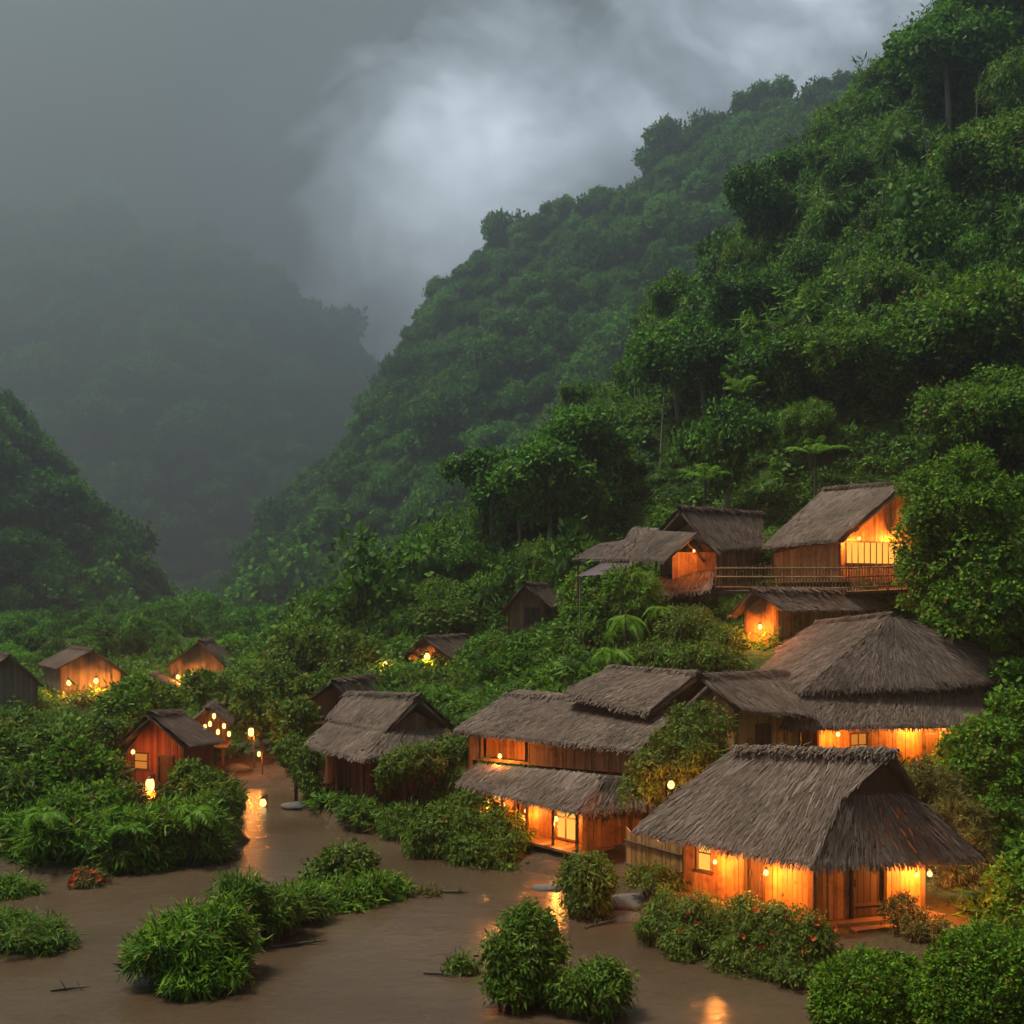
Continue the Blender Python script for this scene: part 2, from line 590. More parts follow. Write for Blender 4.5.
for a in ((30, 1010), (200, 1010), (400, 1000), (330, 950), (450, 930), (110, 905), (262, 860), (330, 845), (290, 822), (560, 900), (500, 890),
          (640, 960), (600, 930), (700, 1010), (780, 1015), (0, 940), (60, 975), (420, 870), (560, 1020), (-150, 900), (-150, 1000), (380, 845), (258, 812), (460, 885), (720, 990), (270, 800)):
    vw(*a)
for x, y in ((0, 12), (-12, 5), (8, 16), (-22, 15), (0, -15), (-15, 22), (12, 5)):
    VILL.append(np.array((x, y, -1.1)))
for a in ((690, 888, .7), (760, 915, .7), (830, 930, .7), (935, 945, .7), (650, 872, .6), (575, 852, .55), (530, 838, .55), (470, 822, .5), (430, 812, .5), (365, 806, .7),
          (332, 796, .7), (300, 790, .35), (250, 775, .25), (245, 750, .6), (150, 830, .6), (80, 835, .6), (205, 838, .35), (20, 845, .6), (165, 795, 1.1), (225, 810, .2),
          (1000, 950, 1.0), (1050, 1000, .9), (930, 1010, .4), (870, 985, .15), (-100, 850, .7), (400, 780, .9), (470, 790, .8), (95, 708, 1.0), (30, 722, .9), (-80, 740, 1.0),
          (230, 730, .8), (270, 740, .9), (20, 920, 0.1), (700, 930, .25), (800, 960, .25)):
    vg(*a)
for a in ((850, 785, 44), (960, 782, 46), (730, 775, 42), (930, 815, 39), (985, 860, 34), (1015, 760, 43), (1060, 800, 38), (1010, 690, 47), (960, 640, 52), (1060, 640, 50),
          (760, 648, 52), (850, 648, 53), (700, 602, 60), (830, 596, 59), (620, 602, 62), (630, 655, 54), (560, 640, 66), (527, 629, 72), (540, 612, 84), (480, 676, 71), (462, 676, 69), (500, 672, 68), (440, 690, 66), (440, 670, 75), (350, 692, 68),
          (300, 655, 95), (285, 705, 75), (200, 690, 95), (560, 680, 56), (480, 700, 58), (640, 680, 53), (560, 790, 47), (600, 785, 45), (400, 650, 85), (330, 640, 110), (150, 680, 120), (0, 680, 120),
          (-200, 680, 130), (680, 700, 46), (470, 640, 80), (900, 560, 64), (800, 560, 66), (700, 570, 68)):
    vp(*a)
for x, y, z in ((-25, 160, 3), (-60, 160, 4), (-20, 220, 5), (-60, 220, 6), (-30, 300, 3), (-90, 300, 3), (-60, 420, 3), (-150, 420, 3), (-150, 800, 3), (-300, 1200, 4), (-220, 1000, 4), (-120, 600, 3), (50, -20, 6), (30, 5, 3), (24, 20, 1.4), (-70, 60, 3), (-60, 20, 2)):
    VILL.append(np.array((x, y, float(z))))
VILL = np.array(VILL)


def village(x, y):
    num = np.zeros_like(x)
    den = np.zeros_like(x)
    for px, py, pz in VILL:
        d2 = (x - px) ** 2 + (y - py) ** 2
        w = 1.0 / (d2 + 0.8 + 0.0002 * py * py) ** 1.9
        num += w * pz
        den += w
    return num / den


def hill(name, x, y):
    rd, s, amp, sc = HILLS[name]
    z = np.full(x.shape, -1e3)
    for k, (rx, ry, rz) in enumerate(rd):
        dx = x - rx
        if name == 'far_right':       # the flank above the valley mouth falls away more steeply
            dx = np.where(dx < 0, dx * 2.3, dx)
        z = np.maximum(z, rz - s * np.sqrt(dx ** 2 + (y - ry) ** 2 + 4))
    return z + amp * fbm(x * sc, y * sc, 11 + len(name), 3)


def smax(a, b, k):
    h = np.clip(0.5 + 0.5 * (a - b) / k, 0, 1)
    return b * (1 - h) + a * h + k * h * (1 - h)


def terrain(x, y):
    x, y = np.asarray(x, dtype=float), np.asarray(y, dtype=float)
    z = village(x, y) + 0.25 * fbm(x / 3.0, y / 3.0, 3, 2)
    for n in HILLS:
        z = smax(hill(n, x, y), z, 2.0 if n in ('near', 'spur') else 6.0)
    return z


def tz(x, y):
    return float(terrain(np.array([x]), np.array([y]))[0])


rows, yy = [], -35.0
while yy < 2050:
    rows.append(yy)
    yy += 0.55 + max(0, yy - 20) * 0.016
rows = np.array(rows)
NC = 300
tcol = np.linspace(-1, 1, NC)
GX = (tcol[None, :] * (45 + 0.70 * np.maximum(rows, 0))[:, None])
GY = np.repeat(rows[:, None], NC, 1)
GZ = terrain(GX.ravel(), GY.ravel())
gv = np.stack([GX.ravel(), GY.ravel(), GZ], 1)
ii = np.arange(len(rows) - 1)[:, None] * NC + np.arange(NC - 1)[None, :]
gf = np.stack([ii, ii + 1, ii + NC + 1, ii + NC], -1).reshape(-1, 4)
ground = put('ground', mesh_np('ground', gv, gf, M['ground'], smooth=True))
tag(ground, 'dark green valley ground rising into steep hills around the village', 'ground', kind='structure')

wx = np.linspace(-70, 45, 60)
wy = np.linspace(-33, 80, 60)
WX, WY = np.meshgrid(wx, wy)
wi = np.arange(59)[:, None] * 60 + np.arange(59)[None, :]
water = put('water', mesh_np('water', np.stack([WX.ravel(), WY.ravel(), np.zeros(3600)], 1), np.stack([wi, wi + 1, wi + 61, wi + 60], -1).reshape(-1, 4), M['water'], smooth=True))
tag(water, 'muddy brown flood water in front of the village', 'water', kind='structure')

# ------------------------------------------------------------------ haze
hz_top = max(float(GZ.max()), 100) + 16
hm, hnt, ho = mat_new('haze')
pv = nd(hnt, 'ShaderNodeVolumePrincipled')
pv.inputs['Color'].default_value = (0.55, 0.68, 0.80, 1)
pv.inputs['Density'].default_value = HAZE_DENSITY
pv.inputs['Anisotropy'].default_value = 0.72
hnt.links.new(pv.outputs[0], ho.inputs['Volume'])
xm = 45 + 0.70 * 2100 + 20
hb = MB()
zlo = float(GZ.min()) - 1.0
hb.hexa([(-xm, -45, zlo), (xm, -45, zlo), (xm, 2110, zlo), (-xm, 2110, zlo)], [(-xm, -45, hz_top), (xm, -45, hz_top), (xm, 2110, hz_top), (-xm, 2110, hz_top)])
haze = hb.build('haze', hm)
tag(haze, 'pale grey blue mist filling the whole valley', 'haze', kind='stuff')


# ------------------------------------------------------------------ foliage
def norm(a):
    return a / np.maximum(np.linalg.norm(a, axis=-1, keepdims=True), 1e-9)


def leaf_arrays(pos, d, n, L, asp):
    """diamond leaves: base at pos, along d, facing n"""
    d = norm(d)
    s = norm(np.cross(d, n))
    L = L[:, None]
    up = norm(np.cross(s, d))
    mid = pos + d * L * 0.45
    v = np.stack([pos, mid + s * L * asp * 0.5 - up * L * 0.06, pos + d * L, mid - s * L * asp * 0.5 - up * L * 0.06], 1)
    return v.reshape(-1, 3)


LEAF = {    # leaf length, width ratio, droop, spray spread, leaves per spray, outward
    'broad': (0.26, 0.55, 0.35, 0.22, 10, 0.7),
    'crown': (0.34, 0.60, 0.35, 0.42, 10, 0.6),
    'narrow': (0.46, 0.17, 0.75, 0.20, 11, 0.8),
    'fine': (0.15, 0.55, 0.15, 0.12, 10, 0.8),
    'hang': (0.30, 0.32, 0.9, 0.24, 10, 0.5),
    'far': (0.66, 0.7, 0.3, 0.5, 6, 0.5),
}


def lobe_leaves(rng, lobes, kind, sprays, scale=1.0, low=-0.35, rough=0.3):
    """sprays of leaves over lumpy ellipsoid lobes [(centre, radii)]; returns verts, tint"""
    L0, asp, droop, spread, per, outw = LEAF[kind]
    area = np.array([(r[0] * r[1] + r[0] * r[2] + r[1] * r[2]) for c, r in lobes])
    cnt = np.maximum((sprays * area / area.sum()).astype(int), 4)
    V, T = [], []
    for (c, r), m in zip(lobes, cnt):
        c, r = np.asarray(c, float), np.asarray(r, float)
        u = norm(rng.normal(size=(m * 2, 3)))
        u = u[u[:, 2] > low][:m]
        k1 = vnoise(u[:, 0] * 2.2 + c[0] + 9, u[:, 1] * 2.2 + u[:, 2] * 2.7 + c[1], 5) * 2
        k2 = vnoise(u[:, 0] * 5 + u[:, 2] * 4 + c[2], u[:, 1] * 5 + c[0], 8)
        rad = 1 + rough * (k1 * 0.7 + k2 * 0.5)
        inner = rng.random(len(u)) < 0.25
        rad = rad * np.where(inner, rng.uniform(0.6, 0.95, len(u)), rng.uniform(0.95, 1.06, len(u)))
        cen = c + u * r * rad[:, None]
        nrm = norm(u / r)
        tsp = rng.normal(0.0, 0.24, len(u))
        cen = np.repeat(cen, per, 0)
        nn = np.repeat(nrm, per, 0)
        k = len(cen)
        pos = cen + rng.normal(size=(k, 3)) * spread * scale * 0.6
        d = nn * outw + rng.normal(size=(k, 3)) * 0.75
        d[:, 2] -= droop
        ln = norm(nn * 0.9 + rng.normal(size=(k, 3)) * 0.45 + np.array([0, 0, 0.45]))
        L = L0 * scale * rng.uniform(0.6, 1.25, k)
        V.append(leaf_arrays(pos, d, ln, L, asp))
        T.append(np.clip(0.5 + np.repeat(tsp, per) + rng.normal(0, 0.2, k), 0, 1))
    return np.concatenate(V), np.concatenate(T)


def core_arrays(rng, lobes, k=0.72, nu=10, nv=7):
    """closed leafy inner masses that stop one seeing straight through a bush"""
    V, Fq, b = [], [], 0
    for c, r in lobes:
        c, r = np.asarray(c, float), np.asarray(r, float)
        th = np.linspace(0, 2 * np.pi, nu, endpoint=False)
        ph = np.linspace(0.12, np.pi - 0.12, nv)
        g = np.stack([np.sin(ph)[:, None] * np.cos(th)[None], np.sin(ph)[:, None] * np.sin(th)[None], np.repeat(np.cos(ph)[:, None], nu, 1)], -1).reshape(-1, 3)
        V.append(c + g * r * k * rng.uniform(0.8, 1.08, len(g))[:, None])
        for i in range(nv - 1):
            for j in range(nu):
                j2 = (j + 1) % nu
                Fq.append((b + i * nu + j, b + i * nu + j2, b + (i + 1) * nu + j2, b + (i + 1) * nu + j))
        b += len(g)
    return np.concatenate(V), np.array(Fq)


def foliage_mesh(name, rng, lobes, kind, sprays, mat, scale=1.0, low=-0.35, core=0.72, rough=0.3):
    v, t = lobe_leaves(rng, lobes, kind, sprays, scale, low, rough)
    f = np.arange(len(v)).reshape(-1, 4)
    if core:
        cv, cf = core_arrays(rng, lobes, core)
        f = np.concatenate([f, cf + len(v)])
        t = np.concatenate([t, rng.uniform(0.0, 0.3, len(cf))])  # inner masses get the darkest leaf tones: interior shade put into the colour
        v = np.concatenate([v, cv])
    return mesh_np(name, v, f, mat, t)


def crown_lobes(rng, R0, flat=0.55, n=7, sub=4, hgt=0.0):
    """an umbrella of flattened domes with smaller domes on their shoulders"""
    L = []
    for i in range(n):
        a = 2 * math.pi * (i + rng.uniform(-.3, .3)) / n
        rr = R0 * (0.0 if i == 0 else rng.uniform(0.45, 0.72))
        r = R0 * rng.uniform(0.40, 0.56)
        c = np.array((math.cos(a) * rr, math.sin(a) * rr, hgt + R0 * (0.34 if i == 0 else rng.uniform(-0.22, 0.28))))
        L.append((c, (r, r, r * flat)))
        for j in range(sub):
            b = rng.uniform(0, 2 * math.pi)
            q = r * rng.uniform(0.28, 0.45)
            L.append((c + np.array((math.cos(b) * r * 0.8, math.sin(b) * r * 0.8, r * flat * rng.uniform(-0.2, 0.6))), (q, q, q * 0.65)))
    return L


# prototype trees: a crown mesh (base of crown at z = 0) and a trunk mesh, shared by all copies
def make_tree_meshes(seed, R0, trunk_h, bark, leaf='leaf_tree', kind='crown', sprays=1100, flat=0.55, n=7, lean=0.08, drape=9):
    rng = np.random.default_rng(seed)
    lobes = crown_lobes(rng, R0, flat, n, 4, trunk_h + R0 * 0.25)
    for k in range(drape):               # hanging lower foliage that breaks the underside
        a, q = rng.uniform(0, 6.28), R0 * rng.uniform(.16, .3)
        rr = R0 * rng.uniform(.3, .95)
        lobes.append((np.array((math.cos(a) * rr, math.sin(a) * rr, trunk_h + R0 * rng.uniform(-.45, .15))), (q, q, q * rng.uniform(.9, 1.9))))
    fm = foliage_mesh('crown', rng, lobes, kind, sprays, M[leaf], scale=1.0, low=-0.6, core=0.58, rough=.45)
    mb = MB()
    top = Vector((lean * trunk_h * rng.uniform(-1, 1), lean * trunk_h * rng.uniform(-1, 1), trunk_h))
    mid = top * 0.5 + Vector((rng.uniform(-.2, .2), rng.uniform(-.2, .2), 0))
    mb.tube([(0, 0, -0.8), (0, 0, 0.2), mid, top], [0.30, 0.22, 0.16, 0.12], 7)
    for c, r in lobes[::5]:
        c = Vector(c)
        k = top.lerp(c, 0.5)
        k.z -= 0.25 * R0 * 0.3
        mb.tube([top * 0.92, k, c], [0.10, 0.07, 0.03], 5)
    o = mb.build('trunk', M[bark])
    tm = o.data
    bpy.data.objects.remove(o)
    return fm, tm


TREES = {
    'slim': [make_tree_meshes(181 + k, 1.9, 8.0, 'bark_pale', 'leaf_bright', 'hang', 520, .5, 5, .12) for k in range(3)],
    'olive': [make_tree_meshes(191 + k, 2.8, 2.2, 'bark', 'leaf_olive', 'broad', 1250, .85, 7, .1, 14) for k in range(2)],
    'lime': [make_tree_meshes(195 + k, 2.6, 2.6, 'bark_pale', 'leaf_bright', 'hang', 1400, .8, 7, .1, 14) for k in range(2)],
    'low': [make_tree_meshes(101 + k, 3.0, 1.6, 'bark', sprays=1250, flat=.75, drape=14) for k in range(4)],
    'tall': [make_tree_meshes(131 + k, 2.6, 5.2, 'bark_pale', sprays=950, n=6, drape=7) for k in range(3)],
    'big': [make_tree_meshes(151 + k, 4.4, 3.2, 'bark', 'leaf_bright', sprays=2300, n=9, flat=0.65) for k in range(2)],
}
TREES['ridge'] = [make_tree_meshes(171 + k, 2.8, 2.4, 'bark', 'leaf_far', 'far', 420, .8, 6, .25) for k in range(3)]


def tree(name, label, cat, x, y, kind, var, s, rz, group=None, z=None, sz=1.0):
    cm, tm = TREES[kind][var % len(TREES[kind])]
    r = thing(name, label, cat, (x, y, tz(x, y) - 0.15 if z is None else z), group, rz)
    r.scale = (s, s, s * sz)
    put('crown', cm, r)
    put('trunk', tm, r)
    return r


# ------------------------------------------------------------------ forests on the hills (nobody could count them)
def instancer(name, src_meshes, pts, scl, rot, idx, label, cat):
    src = bpy.data.collections.new(name + '_kit')
    for k, me in enumerate(src_meshes):
        src.objects.link(bpy.data.objects.new('%s_%02d' % (me.name.split('.')[0], k), me))
    me = bpy.data.meshes.new(name)
    me.vertices.add(len(pts))
    me.vertices.foreach_set('co', np.asarray(pts, np.float32).ravel())
    for nm, arr, ty in (('scl', scl, 'FLOAT_VECTOR'), ('rot', rot, 'FLOAT_VECTOR')):
        me.attributes.new(nm, ty, 'POINT').data.foreach_set('vector', np.asarray(arr, np.float32).ravel())
    me.attributes.new('idx', 'INT', 'POINT').data.foreach_set('value', np.asarray(idx, np.int32))
    for sm in src_meshes[:1]:
        me.materials.append(sm.materials[0])
    o = put(name, me)
    tag(o, label, cat, kind='stuff')
    ng = bpy.data.node_groups.new(name, 'GeometryNodeTree')
    ng.interface.new_socket('Geometry', in_out='INPUT', socket_type='NodeSocketGeometry')
    ng.interface.new_socket('Geometry', in_out='OUTPUT', socket_type='NodeSocketGeometry')
    gi, go = ng.nodes.new('NodeGroupInput'), ng.nodes.new('NodeGroupOutput')
    iop = ng.nodes.new('GeometryNodeInstanceOnPoints')
    ci = ng.nodes.new('GeometryNodeCollectionInfo')
    ci.inputs['Collection'].default_value = src
    ci.inputs['Separate Children'].default_value = True
    ci.inputs['Reset Children'].default_value = True

    def named(nm, dt):
        q = ng.nodes.new('GeometryNodeInputNamedAttribute')
        q.data_type = dt
        q.inputs['Name'].default_value = nm
        return q.outputs['Attribute']
    ng.links.new(gi.outputs[0], iop.inputs['Points'])
    ng.links.new(ci.outputs[0], iop.inputs['Instance'])
    iop.inputs['Pick Instance'].default_value = True
    ng.links.new(named('idx', 'INT'), iop.inputs['Instance Index'])
    ng.links.new(named('rot', 'FLOAT_VECTOR'), iop.inputs['Rotation'])
    ng.links.new(named('scl', 'FLOAT_VECTOR'), iop.inputs['Scale'])
    ng.links.new(iop.outputs[0], go.inputs[0])
    mod = o.modifiers.new('scatter', 'NODES')
    mod.node_group = ng
    return o


def seen(x, y, z, lift):
    """can the camera, or one a few metres beside it, see a plant of this height here?"""
    ok = np.ones(len(x), bool)
    t = np.linspace(0.06, 0.97, 44)
    blocked = np.zeros(len(x), bool)
    for k in t:
        blocked |= terrain(x * k, y * k) > CH + (z + lift - CH) * k + 1.0
    ok &= ~blocked
    ok &= np.abs(x) < 0.56 * y + 6
    return ok


def jitter_grid(x0, x1, y0, y1, step, rng):
    gx, gy = np.meshgrid(np.arange(x0, x1, step), np.arange(y0, y1, step))
    x = gx.ravel() + rng.uniform(-.5, .5, gx.size) * step
    y = gy.ravel() + rng.uniform(-.5, .5, gy.size) * step
    k = np.abs(x) < 0.56 * y + 6
    return x[k], y[k]


def far_crown(seed, R0, kind='far', sprays=330, mat='leaf_far', h=1.0):
    rng = np.random.default_rng(seed)
    lobes = crown_lobes(rng, R0, 0.72, 5, 3, h)
    me = foliage_mesh('forest_crown', rng, lobes, kind, sprays, M[mat], low=-0.3, core=0.7)
    return me


FARKIT = [far_crown(301 + k, 3.0 + 0.35 * k) for k in range(5)]


def forest(hname, step, size, label, lift=16.0):
    rng = np.random.default_rng(len(hname) * 17)
    rd = HILLS[hname][0]
    x, y = jitter_grid(rd[:, 0].min() - 450, rd[:, 0].max() + 150, max(122, rd[:, 1].min() - 520), rd[:, 1].max() + 30, step, rng)
    own = hill(hname, x, y)
    z = terrain(x, y)
    k = own > z - 3.5
    x, y, z = x[k], y[k], z[k]
    k = seen(x, y, z, lift)
    x, y, z = x[k], y[k], z[k]
    n = len(x)
    s = size * np.exp(rng.normal(0, 0.40 if hname == 'misty' else 0.32, n))
    scl = np.stack([s, s, s * rng.uniform(0.85, 1.5, n)], 1)
    rot = np.stack([rng.normal(0, .08, n), rng.normal(0, .08, n), rng.uniform(0, 6.28, n)], 1)
    return instancer('forest', FARKIT, np.stack([x, y, z - 0.5], 1), scl, rot, rng.integers(0, 5, n), label, 'forest'), n


for a in (('far_right', 7.4, 1.6, 'hazy rainforest covering the big far hill on the right side of the valley'),
          ('left', 6.4, 1.35, 'dim misty rainforest on the steep hill at the left edge'),
          ('end', 17.0, 3.4, 'faint forest on the pale hill closing the valley'),
          ('misty', 18.0, 3.8, 'forest on the shadowy peak almost lost in cloud')):
    o, n = forest(*a)
    print('FOREST', a[0], n)

# forest floor of the valley between the hills (low crowns)
rng = np.random.default_rng(77)
x, y = jitter_grid(-260, 60, 112, 520, 5.4, rng)
z = terrain(x, y)
own = np.max([hill(h, x, y) for h in ('far_right', 'left', 'near')], axis=0)
k = (own <= z - 3.0) & seen(x, y, z, 5)
x, y, z = x[k], y[k], z[k]
s = (0.40 + y * .0007) * np.exp(rng.normal(0, .32, len(x)))
instancer('woods', FARKIT, np.stack([x, y, z - .5], 1), np.stack([s, s, s * rng.uniform(.8, 1.4, len(x))], 1), np.stack([s * 0, s * 0, rng.uniform(0, 6, len(x))], 1), rng.integers(0, 5, len(x)),
          'low woodland on the valley floor behind the distant huts', 'woods')

# ------------------------------------------------------------------ houses
HOUSE_FOOT = []          # plan outlines kept clear of plants


def plane_z(p0, p1, p2):
    n = np.cross(p1 - p0, p2 - p0)
    return lambda x, y: p0[2] - (n[0] * (x - p0[0]) + n[1] * (y - p0[1])) / n[2]


def thatch_panel(mb_slab, V, T, poly, rng, dens, w, thick, fringe=0.35, slen=0.7):
    """one roof slope: poly = eaveA, eaveB, topB, topA"""
    a, b, c, d = [np.asarray(p, float) for p in poly]
    nn = np.cross(b - a, d - a) if np.linalg.norm(d - c) > 1e-6 or True else None
    if np.linalg.norm(nn) < 1e-6:
        nn = np.cross(b - a, c - a)
    nn = nn / np.linalg.norm(nn)
    if nn[2] < 0:
        nn = -nn
    tw = 0.32 * abs(float(np.dot(nn, c - a))) if np.linalg.norm(c - d) > .05 else 0.0
    lo = [p - nn * (thick + tw) for p in (a, b, c, d)]
    mb_slab.hexa(lo, [p - nn * tw for p in (a, b, c, d)], 0.15)
    wid = (np.linalg.norm(b - a) + np.linalg.norm(c - d)) / 2
    hgt = (np.linalg.norm(d - a) + np.linalg.norm(c - b)) / 2
    n = int(wid * hgt * dens)
    u = rng.random(n)
    v = rng.random(n)
    # widths differ up the slope: keep the density even
    keep = rng.random(n) < (np.linalg.norm(b - a) * (1 - v) + np.linalg.norm(c - d) * v) / max(np.linalg.norm(b - a), np.linalg.norm(c - d), 1e-6)
    u, v = u[keep], v[keep]
    rowh = 0.32
    v = np.clip(np.floor(v * hgt / rowh + rng.uniform(0, .35, len(v))) * rowh / hgt + rng.normal(0, .06, len(v)) / hgt, 0.0, 1.0)
    nf = int(np.linalg.norm(b - a) * dens * 0.55)
    u = np.concatenate([u, rng.random(nf)])
    isf = np.concatenate([np.zeros(len(v), bool), np.ones(nf, bool)])
    v = np.concatenate([v, rng.uniform(0.0, 0.10, nf) * 1.0 / max(hgt, .5)])
    pt = lambda uu, vv: (a * (1 - uu)[:, None] + b * uu[:, None]) * (1 - vv)[:, None] + (d * (1 - uu)[:, None] + c * uu[:, None]) * vv[:, None]
    p = pt(u, v)
    dn = norm((a * (1 - u)[:, None] + b * u[:, None]) - (d * (1 - u)[:, None] + c * u[:, None]))
    side = norm(np.cross(dn, nn[None, :]))
    k = len(p)
    dirs = norm(dn + side * rng.normal(0, .13, k)[:, None])
    L = slen * rng.uniform(0.55, 1.25, k)
    L[isf] = fringe * rng.uniform(0.7, 1.6, isf.sum())
    maxL = np.where(isf, 9, v * hgt + fringe * rng.uniform(0.3, 1.0, k))
    L = np.minimum(L, np.maximum(maxL, 0.12))
    W = w * rng.uniform(0.6, 1.5, k)
    lift = rng.uniform(0.008, 0.06, k) * (1 + 0.5 * isf)
    p0 = p + nn * 0.012
    p1 = p + dirs * L[:, None] + nn * lift[:, None]
    p1[isf, 2] -= L[isf] * rng.uniform(0.1, 0.45, isf.sum())
    over = np.maximum(L - v * hgt, 0)
    p1[:, 2] -= over * 0.25
    q = side * (W / 2)[:, None]
    V.append(np.stack([p0 - q, p0 + q, p1 + q * 0.55, p1 - q * 0.55], 1).reshape(-1, 3))
    patch = vnoise(p[:, 0] * 0.9 + 3, p[:, 1] * 0.9 + p[:, 2], 4) * 0.35
    T.append(np.clip(rng.normal(0.47, 0.2, k) + patch, 0, 1))


def roof_obj(name, panels, parent, mat='thatch', dens=110, w=0.05, thick=0.16, fringe=0.32, seed=0, ridge=None, slen=0.7):
    rng = np.random.default_rng(seed + 1000)
    mb, V, T = MB(), [], []
    for poly in panels:
        thatch_panel(mb, V, T, poly, rng, dens, w, thick, fringe, slen)
    v = np.concatenate(V)
    t = np.concatenate(T)
    f = np.arange(len(v)).reshape(-1, 4)
    sv = np.array(mb.v)
    sf = np.array([q for q in mb.f]) + len(v)
    off = np.array(parent.location)
    me = mesh_np(name, np.concatenate([v, sv]) - off, np.concatenate([f, sf]), M[mat], np.concatenate([t, np.array(mb.t)]))
    ro = put(name, me, parent)
    if ridge is not None:
        # bundles laid over the ridge
        V, T = [], []
        a, b = [np.asarray(p, float) for p in ridge]
        ln = np.linalg.norm(b - a)
        ax = (b - a) / ln
        sd2 = np.array((-ax[1], ax[0], 0))
        sd2 /= np.linalg.norm(sd2)
        k = int(ln * dens * 0.45)
        u = rng.random(k)
        for sg in (-1, 1):
            p = a + (b - a) * u[:, None] + np.array((0, 0, 0.07)) + rng.normal(0, .035, (k, 3))
            p[:, 2] += .06 * vnoise(u * ln * 1.7, u * 0 + seed, 2)
            L = rng.uniform(.25, .5, k)
            dd = norm(sd2 * sg + np.array((0, 0, -0.45)) + ax * rng.normal(0, .4, k)[:, None] + np.array((0, 0, 1)) * rng.normal(0, .22, k)[:, None])
            e = p + dd * L[:, None]
            q = ax * (w * 0.6)
            V.append(np.stack([p - q, p + q, e + q * .5, e - q * .5], 1).reshape(-1, 3))
            T.append(np.clip(rng.normal(.45, .2, k), 0, 1))
        v = np.concatenate(V)
        rb = MB()
        rb.tube([a - ax * 0.1 + np.array((0, 0, .02)), b + ax * 0.1 + np.array((0, 0, .02))], 0.085, 7, .3)
        fq = [q for q in rb.f if len(q) == 4]
        tv = np.array(rb.v)
        me = mesh_np('ridge_cap', np.concatenate([v, tv]) - off, np.concatenate([np.arange(len(v)).reshape(-1, 4), np.array(fq) + len(v)]), M[mat],
                     np.concatenate([np.concatenate(T), np.full(len(fq), .3)]))
        put('ridge_cap', me, ro)
    return ro


def plank_wall(mb, p0, p1, z0, top, bw=0.17, th=0.05, openings=()):
    """upright boards from p0 to p1; top(x, y) gives their upper end; openings = (s0, s1, za, zb) in metres"""
    p0, p1 = np.array(p0[:2], float), np.array(p1[:2], float)
    ln = np.linalg.norm(p1 - p0)
    d = (p1 - p0) / ln
    nrm = np.array((d[1], -d[0]))
    s = 0.0
    while s < ln - 0.01:
        w = min(bw * random.uniform(0.8, 1.2), ln - s)
        off = nrm * random.uniform(-0.012, 0.012)
        a, b = p0 + d * (s + 0.004) + off, p0 + d * (s + w - 0.006) + off
        t = random.random()
        za, zb = float(top(*a)), float(top(*b))
        segs = [(z0, None)]
        for s0, s1, oa, ob in openings:
            if s + w * 0.5 > s0 and s + w * 0.5 < s1:
                segs = [(z0, oa), (ob, None)]
        for lo, hi in segs:
            ha, hb_ = (za, zb) if hi is None else (hi, hi)
            if min(ha, hb_) <= lo + 0.02:
                continue
            q = nrm * th / 2
            mb.hexa([(*(a + q), lo), (*(b + q), lo), (*(b - q), lo), (*(a - q), lo)], [(*(a + q), ha), (*(b + q), hb_), (*(b - q), hb_), (*(a - q), ha)], t)
        s += w


def inset(poly, m):
    """plan outline moved inwards by m"""
    c = sum(poly) / len(poly)
    out_ = []
    n = len(poly)
    for i in range(n):
        a, b, d = poly[i - 1][:2], poly[i][:2], poly[(i + 1) % n][:2]
        e1, e2 = norm(b - a), norm(d - b)
        n1, n2 = np.array((-e1[1], e1[0])), np.array((-e2[1], e2[0]))
        if np.dot(n1, c[:2] - b) < 0: n1 = -n1
        if np.dot(n2, c[:2] - b) < 0: n2 = -n2
        k = (n1 + n2) / max(1 + np.dot(n1, n2), 0.3)
        out_.append(b + k * m)
    return out_


